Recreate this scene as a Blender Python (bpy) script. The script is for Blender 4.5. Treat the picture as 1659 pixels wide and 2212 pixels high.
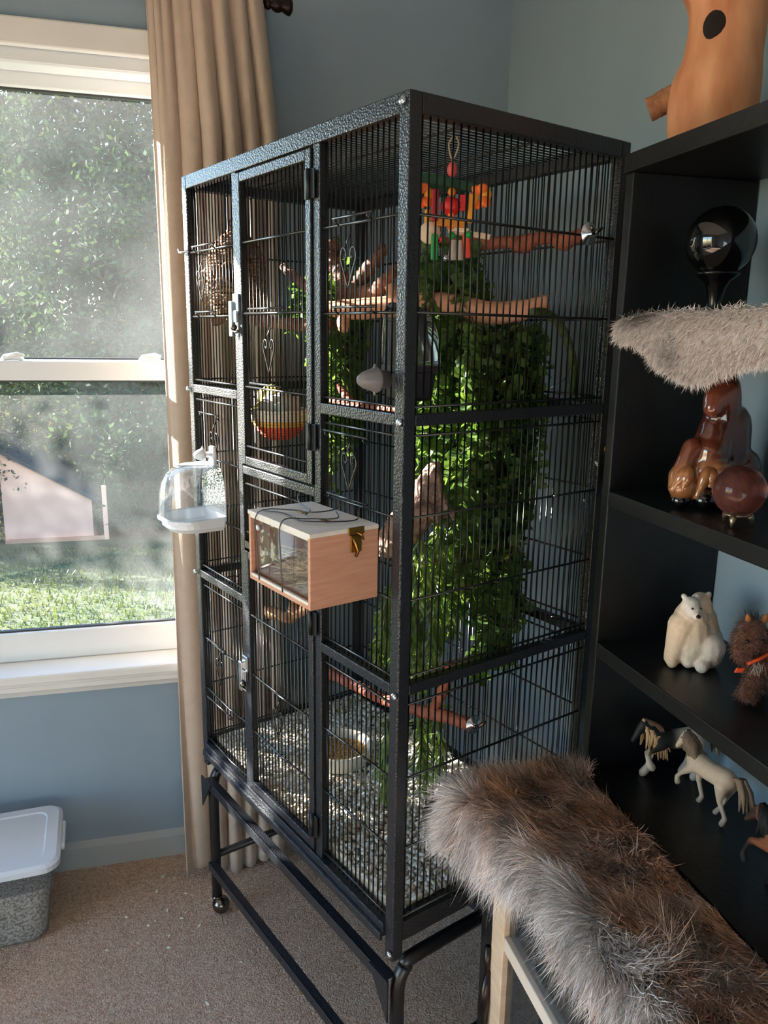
import bpy, bmesh, math, random
import numpy as np
from mathutils import Vector, Matrix, noise as mnoise

for _o in list(bpy.data.objects):
    bpy.data.objects.remove(_o, do_unlink=True)
SC = bpy.context.scene
COL = SC.collection
random.seed(7)
RNG = np.random.default_rng(11)

# ------------------------------------------------------------------ camera
cam_d = bpy.data.cameras.new('camera')
cam = bpy.data.objects.new('camera', cam_d)
COL.objects.link(cam)
SC.camera = cam
F_PX, PITCH, ROLL, YAW = 1694.68, 0.2222, 0.0154, 0.2620
cam.location = (-0.2846, -0.9724, 1.3155)
_fw = Vector((math.sin(YAW) * math.cos(PITCH), math.cos(YAW) * math.cos(PITCH), -math.sin(PITCH)))
_r = Vector((math.cos(YAW), -math.sin(YAW), 0))
_u = _r.cross(_fw)
_r2 = _r * math.cos(ROLL) + _u * math.sin(ROLL)
_u2 = _u * math.cos(ROLL) - _r * math.sin(ROLL)
cam.rotation_euler = Matrix((_r2, _u2, -_fw)).transposed().to_euler()
cam_d.sensor_fit = 'HORIZONTAL'
cam_d.sensor_width = 36.0
cam_d.lens = 36.0 * F_PX / 1659.0
cam_d.clip_start = 0.02
cam_d.clip_end = 200

# ------------------------------------------------------------------ world, sun, exposure
SUN_AZ = Vector((0.84, -0.54))           # horizontal travel direction of the sunlight
SUN_EL = math.radians(20.5)
world = bpy.data.worlds.new('world')
SC.world = world
world.use_nodes = True
_nt = world.node_tree
_nt.nodes.clear()
_sky = _nt.nodes.new('ShaderNodeTexSky')
_sky.sky_type = 'NISHITA'
_sky.sun_disc = False
_sky.dust_density = 0.0
_sky.ozone_density = 2.5
_sky.sun_elevation = SUN_EL
_sky.sun_rotation = math.atan2(-SUN_AZ.x, -SUN_AZ.y)
_bg = _nt.nodes.new('ShaderNodeBackground')
_bg.inputs['Strength'].default_value = 1.25
_wo = _nt.nodes.new('ShaderNodeOutputWorld')
_nt.links.new(_sky.outputs[0], _bg.inputs[0])
_nt.links.new(_bg.outputs[0], _wo.inputs[0])

_sd = bpy.data.lights.new('sun', 'SUN')
_sd.energy = 62.0
_sd.angle = math.radians(0.6)
_sd.color = (1.0, 0.95, 0.87)
sun = bpy.data.objects.new('sun', _sd)
COL.objects.link(sun)
_dir = Vector((SUN_AZ.x * math.cos(SUN_EL), SUN_AZ.y * math.cos(SUN_EL), -math.sin(SUN_EL)))
sun.rotation_euler = (-_dir).to_track_quat('Z', 'Y').to_euler()
sun.location = (-3, 4, 4)

def portal(name, loc, direction, sx, sy):
    ld = bpy.data.lights.new(name, 'AREA')
    ld.shape = 'RECTANGLE'
    ld.size, ld.size_y = sx, sy
    ld.cycles.is_portal = True
    o = bpy.data.objects.new(name, ld)
    COL.objects.link(o)
    o.location = loc
    o.rotation_euler = (-Vector(direction)).to_track_quat('Z', 'Y').to_euler()
portal('window_portal', (-0.74, 1.05, 1.20), (0, -1, 0), 1.12, 1.34)
portal('fill_opening_portal', (-2.75, -0.60, 1.06), (1, 0, 0), 1.8, 2.0)  # sky portal of the added left opening, fills the room with daylight

SC.view_settings.view_transform = 'Standard'
SC.view_settings.look = 'None'
SC.view_settings.gamma = 1.0
SC.view_settings.use_curve_mapping = False
SC.view_settings.exposure = -0.12
SC.cycles.max_bounces = 10
SC.cycles.diffuse_bounces = 5
SC.cycles.glossy_bounces = 4
SC.cycles.transparent_max_bounces = 24
SC.cycles.caustics_reflective = False
SC.cycles.caustics_refractive = False
SC.cycles.sample_clamp_indirect = 6.0

# ------------------------------------------------------------------ materials
MATS = {}
def srgb(r, g, b):
    return tuple(((c / 255.0) / 12.92 if c / 255.0 <= 0.04045 else ((c / 255.0 + 0.055) / 1.055) ** 2.4) for c in (r, g, b)) + (1.0,)

def mat(name, col, rough=0.6, metal=0.0, var=0.0, scale=20.0, bump=0.0, bscale=60.0, spec=0.5,
        col2=None, stretch=None, attr=False, coat=0.0, sheen=0.0, detail=4.0, contrast=None, transm=0.0, alpha=1.0, bdist=0.004):
    if name in MATS:
        return MATS[name]
    m = bpy.data.materials.new(name)
    m.use_nodes = True
    nt = m.node_tree
    b = nt.nodes['Principled BSDF']
    L = nt.links.new
    c = col if len(col) == 4 else tuple(col) + (1.0,)
    b.inputs['Base Color'].default_value = c
    b.inputs['Roughness'].default_value = rough
    b.inputs['Metallic'].default_value = metal
    b.inputs['Specular IOR Level'].default_value = spec
    b.inputs['Coat Weight'].default_value = coat
    b.inputs['Coat Roughness'].default_value = 0.05
    b.inputs['Sheen Weight'].default_value = sheen
    b.inputs['Transmission Weight'].default_value = transm
    b.inputs['Alpha'].default_value = alpha
    tc = nt.nodes.new('ShaderNodeTexCoord')
    mp = nt.nodes.new('ShaderNodeMapping')
    L(tc.outputs['Object'], mp.inputs[0])
    if stretch:
        mp.inputs['Scale'].default_value = stretch
    src = None
    if attr:
        at = nt.nodes.new('ShaderNodeAttribute')
        at.attribute_name = 'Col'
        src = at.outputs['Color']
    if col2 is not None or var > 0:
        nz = nt.nodes.new('ShaderNodeTexNoise')
        nz.inputs['Scale'].default_value = scale
        nz.inputs['Detail'].default_value = detail
        L(mp.outputs[0], nz.inputs['Vector'])
        rp = nt.nodes.new('ShaderNodeValToRGB')
        lo, hi = contrast or (0.32, 0.68)
        rp.color_ramp.elements[0].position = lo
        rp.color_ramp.elements[1].position = hi
        L(nz.outputs['Fac'], rp.inputs[0])
        if attr:
            rp.color_ramp.elements[0].color = (1 - var, 1 - var, 1 - var, 1)
            rp.color_ramp.elements[1].color = (1 + var, 1 + var, 1 + var, 1)
            mx = nt.nodes.new('ShaderNodeMix')
            mx.data_type = 'RGBA'
            mx.blend_type = 'MULTIPLY'
            mx.inputs[0].default_value = 1.0
            L(src, mx.inputs[6])
            L(rp.outputs[0], mx.inputs[7])
            src = mx.outputs[2]
        else:
            if col2 is None:
                rp.color_ramp.elements[0].color = tuple(x * (1 - var) for x in c[:3]) + (1,)
                rp.color_ramp.elements[1].color = tuple(min(1, x * (1 + var)) for x in c[:3]) + (1,)
            else:
                rp.color_ramp.elements[0].color = c
                rp.color_ramp.elements[1].color = col2 if len(col2) == 4 else tuple(col2) + (1.0,)
            src = rp.outputs[0]
    if src is not None:
        L(src, b.inputs['Base Color'])
    if bump > 0:
        bn = nt.nodes.new('ShaderNodeTexNoise')
        bn.inputs['Scale'].default_value = bscale
        bn.inputs['Detail'].default_value = 3.0
        L(mp.outputs[0], bn.inputs['Vector'])
        bp = nt.nodes.new('ShaderNodeBump')
        bp.inputs['Strength'].default_value = bump
        bp.inputs['Distance'].default_value = bdist
        L(bn.outputs['Fac'], bp.inputs['Height'])
        L(bp.outputs[0], b.inputs['Normal'])
    MATS[name] = m
    return m

def leaf_mat(name, c1, c2, trans=0.45, scale=90.0, rough=0.35):
    if name in MATS:
        return MATS[name]
    m = bpy.data.materials.new(name)
    m.use_nodes = True
    nt = m.node_tree
    nt.nodes.clear()
    L = nt.links.new
    tc = nt.nodes.new('ShaderNodeTexCoord')
    geo = nt.nodes.new('ShaderNodeNewGeometry')
    oi = nt.nodes.new('ShaderNodeObjectInfo')
    nz = nt.nodes.new('ShaderNodeTexNoise')
    nz.inputs['Scale'].default_value = scale
    L(geo.outputs['Position'], nz.inputs['Vector'])
    rp = nt.nodes.new('ShaderNodeValToRGB')
    rp.color_ramp.elements[0].color = c1
    rp.color_ramp.elements[1].color = c2
    rp.color_ramp.elements[0].position = 0.3
    rp.color_ramp.elements[1].position = 0.7
    L(nz.outputs['Fac'], rp.inputs[0])
    d = nt.nodes.new('ShaderNodeBsdfPrincipled')
    d.inputs['Roughness'].default_value = rough
    L(rp.outputs[0], d.inputs['Base Color'])
    t = nt.nodes.new('ShaderNodeBsdfTranslucent')
    g = nt.nodes.new('ShaderNodeMix')
    g.data_type = 'RGBA'
    g.blend_type = 'MULTIPLY'
    g.inputs[0].default_value = 1.0
    g.inputs[7].default_value = (1.5, 1.45, 0.75, 1)
    L(rp.outputs[0], g.inputs[6])
    L(g.outputs[2], t.inputs[0])
    mx = nt.nodes.new('ShaderNodeMixShader')
    mx.inputs[0].default_value = trans
    L(d.outputs[0], mx.inputs[1])
    L(t.outputs[0], mx.inputs[2])
    o = nt.nodes.new('ShaderNodeOutputMaterial')
    L(mx.outputs[0], o.inputs[0])
    MATS[name] = m
    return m

def glass_mat(name, tint=(1, 1, 1, 1), gloss=0.08, dust=0.0, dustcol=(0.8, 0.8, 0.8, 1), dscale=0, rough=0.02):
    """thin clear sheet: lets light straight through, with a sheen and optional dust film"""
    if name in MATS:
        return MATS[name]
    m = bpy.data.materials.new(name)
    m.use_nodes = True
    nt = m.node_tree
    nt.nodes.clear()
    L = nt.links.new
    tr = nt.nodes.new('ShaderNodeBsdfTransparent')
    tr.inputs[0].default_value = tint
    gl = nt.nodes.new('ShaderNodeBsdfGlossy')
    gl.inputs['Roughness'].default_value = rough
    fr = nt.nodes.new('ShaderNodeFresnel')
    fr.inputs[0].default_value = 1.45
    mu = nt.nodes.new('ShaderNodeMath')
    mu.operation = 'MULTIPLY'
    mu.inputs[1].default_value = gloss * 10
    mu.use_clamp = True
    L(fr.outputs[0], mu.inputs[0])
    m1 = nt.nodes.new('ShaderNodeMixShader')
    L(mu.outputs[0], m1.inputs[0])
    L(tr.outputs[0], m1.inputs[1])
    L(gl.outputs[0], m1.inputs[2])
    last = m1
    if dust > 0:
        df = nt.nodes.new('ShaderNodeBsdfDiffuse')
        df.inputs[0].default_value = dustcol
        tl = nt.nodes.new('ShaderNodeBsdfTranslucent')
        tl.inputs[0].default_value = dustcol
        ad = nt.nodes.new('ShaderNodeMixShader')
        ad.inputs[0].default_value = 0.6
        L(df.outputs[0], ad.inputs[1])
        L(tl.outputs[0], ad.inputs[2])
        m2 = nt.nodes.new('ShaderNodeMixShader')
        L(m1.outputs[0], m2.inputs[1])
        L(ad.outputs[0], m2.inputs[2])
        if dscale:
            tc = nt.nodes.new('ShaderNodeTexCoord')
            nz = nt.nodes.new('ShaderNodeTexNoise')
            nz.inputs['Scale'].default_value = dscale
            nz.inputs['Detail'].default_value = 6
            L(tc.outputs['Object'], nz.inputs['Vector'])
            mr = nt.nodes.new('ShaderNodeMapRange')
            mr.inputs[1].default_value = 0.35
            mr.inputs[2].default_value = 0.7
            mr.inputs[3].default_value = dust * 0.6
            mr.inputs[4].default_value = dust * 1.5
            L(nz.outputs['Fac'], mr.inputs[0])
            L(mr.outputs[0], m2.inputs[0])
        else:
            m2.inputs[0].default_value = dust
        last = m2
    o = nt.nodes.new('ShaderNodeOutputMaterial')
    L(last.outputs[0], o.inputs[0])
    MATS[name] = m
    return m

# ------------------------------------------------------------------ mesh building
class MB:
    def __init__(s):
        s.v = []
        s.f = []
        s.c = []          # optional colour for each face
        s.sm = []
    def add(s, v, f, col=None, smooth=False):
        n = len(s.v)
        s.v.extend([tuple(map(float, q)) for q in v])
        s.f.extend([tuple(i + n for i in q) for q in f])
        s.c.extend([col] * len(f))
        s.sm.extend([smooth] * len(f))
        return s
    def box(s, x0, x1, y0, y1, z0, z1, col=None):
        v = [(x, y, z) for z in (z0, z1) for y in (y0, y1) for x in (x0, x1)]
        return s.add(v, [(0, 2, 3, 1), (4, 5, 7, 6), (0, 1, 5, 4), (2, 6, 7, 3), (0, 4, 6, 2), (1, 3, 7, 5)], col)
    def obox(s, o, ax, ay, az, col=None):
        """box from corner o with three edge vectors"""
        o, ax, ay, az = map(Vector, (o, ax, ay, az))
        v = [o + ax * i + ay * j + az * k for k in (0, 1) for j in (0, 1) for i in (0, 1)]
        return s.add(v, [(0, 2, 3, 1), (4, 5, 7, 6), (0, 1, 5, 4), (2, 6, 7, 3), (0, 4, 6, 2), (1, 3, 7, 5)], col)
    def bev(s, o, ax, ay, az, r, col=None):
        """box with its edges chamfered by r"""
        bm = bmesh.new()
        o, ax, ay, az = map(Vector, (o, ax, ay, az))
        vs = [bm.verts.new(o + ax * i + ay * j + az * k) for k in (0, 1) for j in (0, 1) for i in (0, 1)]
        for q in [(0, 2, 3, 1), (4, 5, 7, 6), (0, 1, 5, 4), (2, 6, 7, 3), (0, 4, 6, 2), (1, 3, 7, 5)]:
            bm.faces.new([vs[i] for i in q])
        bmesh.ops.bevel(bm, geom=bm.edges[:], offset=r, segments=2, affect='EDGES', profile=0.5)
        bm.verts.index_update()
        s.add([v.co[:] for v in bm.verts], [tuple(v.index for v in f.verts) for f in bm.faces], col)
        bm.free()
        return s
    def tube(s, pts, rad, n=8, col=None, smooth=True, caps=True, flat=1.0):
        pts = [Vector(q) for q in pts]
        if not hasattr(rad, '__len__'):
            rad = [rad] * len(pts)
        v, f = [], []
        up = None
        for i, q in enumerate(pts):
            a = pts[max(0, i - 1)]
            b = pts[min(len(pts) - 1, i + 1)]
            t = (b - a).normalized() if (b - a).length > 1e-9 else Vector((0, 0, 1))
            if up is None:
                up = t.orthogonal().normalized()
            up = (up - t * up.dot(t))
            up = up.normalized() if up.length > 1e-6 else t.orthogonal().normalized()
            w = t.cross(up)
            for k in range(n):
                an = 2 * math.pi * k / n
                v.append(q + (up * math.cos(an) + w * math.sin(an) * flat) * rad[i])
        for i in range(len(pts) - 1):
            for k in range(n):
                k2 = (k + 1) % n
                f.append((i * n + k, i * n + k2, (i + 1) * n + k2, (i + 1) * n + k))
        if caps:
            f.append(tuple(reversed(range(n))))
            f.append(tuple((len(pts) - 1) * n + k for k in range(n)))
        return s.add(v, f, col, smooth)
    def lathe(s, prof, c=(0, 0, 0), axis=(0, 0, 1), n=24, col=None, smooth=True, closed=False):
        """prof: list of (radius, height) along the axis"""
        ax = Vector(axis).normalized()
        u = ax.orthogonal().normalized()
        w = ax.cross(u)
        c = Vector(c)
        v, f = [], []
        for r, h in prof:
            for k in range(n):
                an = 2 * math.pi * k / n
                v.append(c + ax * h + (u * math.cos(an) + w * math.sin(an)) * max(r, 1e-5))
        for i in range(len(prof) - 1):
            for k in range(n):
                k2 = (k + 1) % n
                f.append((i * n + k, i * n + k2, (i + 1) * n + k2, (i + 1) * n + k))
        return s.add(v, f, col, smooth)
    def ball(s, c, r, n=16, m=10, col=None, R=None):
        if not hasattr(r, '__len__'):
            r = (r, r, r)
        c = Vector(c)
        v, f = [], []
        for i in range(m + 1):
            th = math.pi * i / m
            for k in range(n):
                an = 2 * math.pi * k / n
                q = Vector((r[0] * math.sin(th) * math.cos(an), r[1] * math.sin(th) * math.sin(an), r[2] * math.cos(th)))
                if R is not None:
                    q = R @ q
                v.append(c + q)
        for i in range(m):
            for k in range(n):
                k2 = (k + 1) % n
                f.append((i * n + k, (i + 1) * n + k, (i + 1) * n + k2, i * n + k2))
        return s.add(v, f, col, True)

def mesh_from(name, mb, mats, smooth=None):
    me = bpy.data.meshes.new(name)
    me.from_pydata(mb.v, [], mb.f)
    if any(c is not None for c in mb.c):
        ca = me.color_attributes.new('Col', 'FLOAT_COLOR', 'CORNER')
        arr = np.ones((len(me.loops), 4), 'f')
        k = 0
        for f, c in zip(mb.f, mb.c):
            if c is not None:
                arr[k:k + len(f), :3] = c[:3]
            k += len(f)
        ca.data.foreach_set('color', arr.ravel())
    sm = mb.sm if smooth is None else [smooth] * len(mb.f)
    me.polygons.foreach_set('use_smooth', sm)
    if not isinstance(mats, (list, tuple)):
        mats = [mats]
    for m in mats:
        me.materials.append(m)
    me.update()
    return me

def tag(o, label=None, cat=None, group=None, kind=None):
    if label: o['label'] = label
    if cat: o['category'] = cat
    if group: o['group'] = group
    if kind: o['kind'] = kind
    return o

def worldloc(o):
    v = Vector(o.location)
    p = o.parent
    while p:
        v += Vector(p.location)
        p = p.parent
    return v

def obj(name, mb, m, parent=None, label=None, cat=None, group=None, kind=None, smooth=None, origin=None):
    """link mb (world coordinates) as ONE mesh object with its origin at its base"""
    a = np.array(mb.v)
    if origin is None:
        lo, hi = a.min(0), a.max(0)
        origin = Vector(((lo[0] + hi[0]) / 2, (lo[1] + hi[1]) / 2, lo[2]))
    origin = Vector(origin)
    mb.v = [tuple(r) for r in (a - np.array(origin))]
    me = mesh_from(name, mb, m, smooth)
    o = bpy.data.objects.new(name, me)
    COL.objects.link(o)
    if parent is not None:
        o.parent = parent
        o.location = origin - worldloc(parent)
    else:
        o.location = origin
    return tag(o, label, cat, group, kind)

def inst(name, me, parent, loc, R=None, scale=None):
    """another object sharing mesh data; loc in world coordinates"""
    o = bpy.data.objects.new(name, me)
    COL.objects.link(o)
    if parent is not None:
        o.parent = parent
        loc = Vector(loc) - worldloc(parent)
    o.location = loc
    if R is not None:
        o.rotation_euler = R if not isinstance(R, Matrix) else R.to_euler()
    if scale is not None:
        o.scale = scale if hasattr(scale, '__len__') else (scale,) * 3
    return o

def thing(name, label, cat, loc, group=None):
    o = bpy.data.objects.new(name, None)
    o.empty_display_size = 0.02
    COL.objects.link(o)
    o.location = loc
    return tag(o, label, cat, group)

def struct(name, mb, m, parent=None, smooth=None):
    o = obj(name, mb, m, parent, smooth=smooth)
    if parent is None:
        o['kind'] = 'structure'
    return o

def blob(name, caps, m, parent=None, voxel=0.002, smooth_it=6, rough=0.0, rscale=60, blend=.5, **kw):
    """continuous body: capsules (p0, p1, r0, r1, colour) fused into one smooth surface"""
    mb = MB()
    for p0, p1, r0, r1, col in caps:
        p0, p1 = Vector(p0), Vector(p1)
        if (p1 - p0).length < 1e-6:
            mb.ball(p0, r0, 12, 8)
        else:
            k = max(2, int((p1 - p0).length / max(r0, r1) * 1.5) + 1)
            pts = [p0.lerp(p1, i / k) for i in range(k + 1)]
            rr = [r0 + (r1 - r0) * i / k for i in range(k + 1)]
            mb.tube(pts, rr, 12)
            mb.ball(p0, r0, 12, 8)
            mb.ball(p1, r1, 12, 8)
    me = mesh_from('tmp', mb, [])
    t = bpy.data.objects.new('tmp', me)
    COL.objects.link(t)
    md = t.modifiers.new('r', 'REMESH')
    md.mode = 'VOXEL'
    md.voxel_size = voxel
    ms = t.modifiers.new('s', 'SMOOTH')
    ms.factor = 0.5
    ms.iterations = smooth_it
    bpy.context.view_layer.update()
    ev = t.evaluated_get(bpy.context.evaluated_depsgraph_get())
    m2 = bpy.data.meshes.new_from_object(ev)
    n = len(m2.vertices)
    co = np.empty(n * 3)
    m2.vertices.foreach_get('co', co)
    co = co.reshape(-1, 3)
    fs = [tuple(q.vertices) for q in m2.polygons]
    bpy.data.objects.remove(t, do_unlink=True)
    bpy.data.meshes.remove(me)
    bpy.data.meshes.remove(m2)
    ds, cs = [], []
    for p0, p1, r0, r1, col in caps:
        a, b = np.array(p0, float), np.array(p1, float)
        ab = b - a
        L2 = ab @ ab
        tt = np.clip(((co - a) @ ab) / L2, 0, 1) if L2 > 1e-12 else np.zeros(n)
        d = np.linalg.norm(co - (a + tt[:, None] * ab), axis=1) - (r0 + (r1 - r0) * tt)
        ds.append(d)
        cs.append(col[:3] if col is not None else (1, 1, 1))
    D_ = np.array(ds)
    wt = np.exp(-(D_ - D_.min(0)) / (voxel * blend))
    cols = (wt[:, :, None] * np.array(cs)[:, None, :]).sum(0) / wt.sum(0)[:, None]
    if rough > 0:
        for i in range(n):
            q = Vector(co[i])
            co[i] += np.array(mnoise.noise_vector(q * rscale)) * rough
    b = MB()
    b.add(co, fs, None, True)
    o = obj(name, b, m, parent, **kw)
    me = o.data
    ca = me.color_attributes.new('Col', 'FLOAT_COLOR', 'POINT')
    ca.data.foreach_set('color', np.hstack([cols, np.ones((n, 1))]).astype('f').ravel())
    return o

def spline(pts, n=8):
    """Catmull-Rom through the points"""
    P = [np.array(q, float) for q in pts]
    P = [2 * P[0] - P[1]] + P + [2 * P[-1] - P[-2]]
    out = []
    for i in range(1, len(P) - 2):
        for k in range(n):
            t = k / n
            a, b, c, d = P[i - 1], P[i], P[i + 1], P[i + 2]
            out.append(0.5 * (2 * b + (c - a) * t + (2 * a - 5 * b + 4 * c - d) * t * t + (3 * b - a - 3 * c + d) * t ** 3))
    out.append(P[-2])
    return out

def branch(pts, rad, n=10, seg=10, knob=0.12, seed=0, col=None):
    """rough wooden branch as vertices and faces"""
    rr = list(rad) if hasattr(rad, '__len__') else [rad] * len(pts)
    P = spline([tuple(q) + (r,) for q, r in zip([tuple(x) for x in pts], rr)], seg)
    rnd = random.Random(seed)
    mb = MB()
    pp = [q[:3] for q in P]
    mb.tube(pp, [q[3] * (1 + knob * rnd.uniform(-1, 1)) for q in P], n, col)
    a = []
    for q in mb.v:
        d = mnoise.noise_vector(Vector(q) * 70 + Vector((seed, 0, 0))) * 0.0016
        a.append((q[0] + d.x, q[1] + d.y, q[2] + d.z))
    mb.v = a
    return mb
# ------------------------------------------------------------------ setting
WALL = mat('wall_paint', srgb(144, 160, 171), 0.85, var=0.03, scale=6, bump=0.05, bscale=300, spec=0.25)
WHITE = mat('white_gloss_paint', srgb(228, 226, 220), 0.35, var=0.03, scale=8)
VINYL = mat('window_vinyl', srgb(226, 228, 228), 0.4)
CEIL = mat('ceiling_paint', srgb(215, 214, 208), 0.9)
CARPET = mat('carpet_pile', srgb(200, 152, 118), 0.95, col2=srgb(246, 218, 194), scale=170, bump=1.0, bscale=260, spec=0.1, sheen=0.3, contrast=(0.3, 0.7), bdist=0.012)
XL, XR, YB, YF, ZC = -2.7, 0.50, -2.6, 0.8905, 2.45
WX0, WX1, WZ0, WZ1 = -1.27, -0.21, 0.52, 1.866
struct('floor', MB().box(XL - .12, XR + .12, YB - .12, YF + .16, -0.12, 0.0), CARPET)
struct('ceiling', MB().box(XL - .12, XR + .12, YB - .12, YF + .16, ZC, ZC + .1), CEIL)
w = MB()
w.box(XL - .12, WX0, YF, YF + .14, 0, ZC)
w.box(WX1, XR + .12, YF, YF + .14, 0, ZC)
w.box(WX0, WX1, YF, YF + .14, 0, WZ0)
w.box(WX0, WX1, YF, YF + .14, WZ1, ZC)
struct('wall_back', w, WALL)
struct('wall_right', MB().box(XR, XR + .12, YB, YF, 0, ZC), WALL)
struct('wall_front', MB().box(XL - .12, XR + .12, YB - .12, YB, 0, ZC), WALL)
w = MB()
w.box(XL - .12, XL, YB, -1.5, 0, ZC)
w.box(XL - .12, XL, 0.3, YF, 0, ZC)
w.box(XL - .12, XL, -1.5, 0.3, 0, 0.06)
w.box(XL - .12, XL, -1.5, 0.3, 2.06, ZC)
struct('wall_left', w, WALL)  # unseen wall, its opening added for fill light
b = MB()
b.box(XL, XR, YF - .012, YF, 0, .056)
b.add([(XL, YF - .012, .056), (XR, YF - .012, .056), (XR, YF, .070), (XL, YF, .070)], [(0, 1, 2, 3)])
struct('baseboard_back', b, mat('baseboard_paint', srgb(168, 174, 176), 0.4))
struct('baseboard_right', MB().box(XR - .012, XR, YB, YF - .012, 0, .068), MATS['baseboard_paint'])

# window with two sliding sashes
win = thing('window_1', None, None, (-0.655, YF, WZ0))
win['kind'] = 'structure'
def wp(name, mb, m=VINYL, parent=win):
    return obj(name, mb, m, parent)
wp('casing_head', MB().bev((WX0 - .06, YF - .018, WZ1 - .002), (WX1 - WX0 + .12, 0, 0), (0, .018, 0), (0, 0, .052), .004), WHITE)
wp('casing_side', MB().bev((WX1, YF - .018, WZ0), (.06, 0, 0), (0, .018, 0), (0, 0, WZ1 - WZ0 - .002), .004), WHITE)
wp('casing_side', MB().bev((WX0 - .06, YF - .018, WZ0), (.06, 0, 0), (0, .018, 0), (0, 0, WZ1 - WZ0 - .002), .004), WHITE)
wp('window_stool', MB().bev((WX0 - .08, .838, .520), (WX1 - WX0 + .16, 0, 0), (0, .115, 0), (0, 0, .025), .006), WHITE)
ap = MB()
prof = [(.853, .520), (.853, .512), (.862, .507), (.862, .496), (.868, .490), (.876, .478), (.8905, .476)]
for i in range(len(prof) - 1):
    (y0, z0), (y1, z1) = prof[i], prof[i + 1]
    ap.add([(WX0 - .06, y0, z0), (WX1 + .06, y0, z0), (WX1 + .06, y1, z1), (WX0 - .06, y1, z1)], [(0, 3, 2, 1)])
wp('apron', ap, WHITE)
# jamb liner
j = MB()
j.box(WX0, WX1, YF + .005, YF + .14, WZ1 - .024, WZ1)
j.box(WX0, WX0 + .022, YF + .005, YF + .14, .545, WZ1 - .024)
j.box(WX1 - .022, WX1, YF + .005, YF + .14, .545, WZ1 - .024)
wp('jamb_liner', j)
def sash(y0, y1, z0, z1, hb, ht, name):
    x0, x1 = WX0 + .022, WX1 - .022
    s = MB()
    st = .035
    s.bev((x0, y0, z0), (x1 - x0, 0, 0), (0, y1 - y0, 0), (0, 0, hb), .004)
    s.bev((x0, y0, z1 - ht), (x1 - x0, 0, 0), (0, y1 - y0, 0), (0, 0, ht), .004)
    s.bev((x0, y0, z0 + hb), (st, 0, 0), (0, y1 - y0, 0), (0, 0, z1 - z0 - hb - ht), .004)
    s.bev((x1 - st, y0, z0 + hb), (st, 0, 0), (0, y1 - y0, 0), (0, 0, z1 - z0 - hb - ht), .004)
    so = wp(name, s)
    ym = (y0 + y1) / 2
    g = MB()
    ga = .004
    g.box(x0 + st, x1 - st, ym - .006, ym + .006, z0 + hb, z0 + hb + ga)
    g.box(x0 + st, x1 - st, ym - .006, ym + .006, z1 - ht - ga, z1 - ht)
    obj('gasket', g, mat('window_gasket', srgb(60, 62, 62), 0.7), so)
    obj('pane', MB().add([(x0 + st, ym, z0 + hb), (x1 - st, ym, z0 + hb), (x1 - st, ym, z1 - ht), (x0 + st, ym, z1 - ht)], [(0, 1, 2, 3)]),
        glass_mat('window_glass', gloss=.06, dust=.06, dustcol=(.80, .82, .80, 1), dscale=4), so)
    return so
sash(.962, .99, 1.205, 1.842, .045, .032, 'upper_sash')
ls = sash(.925, .953, .545, 1.248, .072, .043, 'lower_sash')
wp('head_stop', MB().bev((WX0, .90, 1.838), (WX1 - WX0, 0, 0), (0, .055, 0), (0, 0, .012), .003))
for x in (-.335, -.625):
    lk = MB()
    lk.tube([(x - .022, .938, 1.249), (x - .015, .938, 1.255), (x, .938, 1.257), (x + .015, .938, 1.255), (x + .022, .938, 1.249)], [.004, .007, .008, .007, .004], 8)
    lk.tube([(x - .012, .934, 1.257), (x + .012, .930, 1.262), (x + .026, .928, 1.259)], [.004, .005, .003], 8)
    wp('sash_lock', lk)
# opening added in the unseen left wall to brighten the room: frame only
w2 = MB()
for y0, y1, z0, z1 in ((-1.5, -1.44, .06, 2.06), (.24, .3, .06, 2.06), (-1.44, .24, .06, .11), (-1.44, .24, 2.0, 2.06), (-.63, -.57, .11, 2.0)):
    w2.box(XL - .1, XL - .03, y0, y1, z0, z1)
struct('fill_opening_frame', w2, VINYL)

# ------------------------------------------------------------------ outdoors
def ground_z(x, y):
    return -.55 - .118 * y
g = MB()
nx, ny = 40, 40
vs = [(-30 + 50 * i / nx, 1.1 + 34 * jj / ny) for jj in range(ny + 1) for i in range(nx + 1)]
g.add([(x, y, ground_z(x, y)) for x, y in vs], [(jj * (nx + 1) + i, jj * (nx + 1) + i + 1, (jj + 1) * (nx + 1) + i + 1, (jj + 1) * (nx + 1) + i) for jj in range(ny) for i in range(nx)])
struct('lawn', g, mat('lawn_soil', srgb(50, 64, 34), 0.95, col2=srgb(72, 84, 44), scale=6, bump=.6, bscale=50, bdist=.03))
# blades of grass
gr = MB()
n = 14000
gx = RNG.uniform(-3.4, .6, n); gy = 4.3 + 7.0 * RNG.random(n) ** 1.7
v = []; f = []; cs = []
for i in range(n):
    x, y = gx[i], gy[i]
    z = ground_z(x, y)
    a = RNG.uniform(0, 6.28); h = RNG.uniform(.03, .07); wd = .009
    dx, dy = math.cos(a) * wd, math.sin(a) * wd
    lx, ly = RNG.normal(0, .02, 2)
    k = len(v)
    v += [(x - dx, y - dy, z), (x + dx, y + dy, z), (x + lx, y + ly, z + h)]
    f.append((k, k + 1, k + 2))
gr.add(v, f)
obj('grass', gr, leaf_mat('grass_blade', srgb(46, 62, 26), srgb(76, 84, 38), .4, scale=3), label='short green lawn grass outside the window', cat='grass', kind='stuff')

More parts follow.
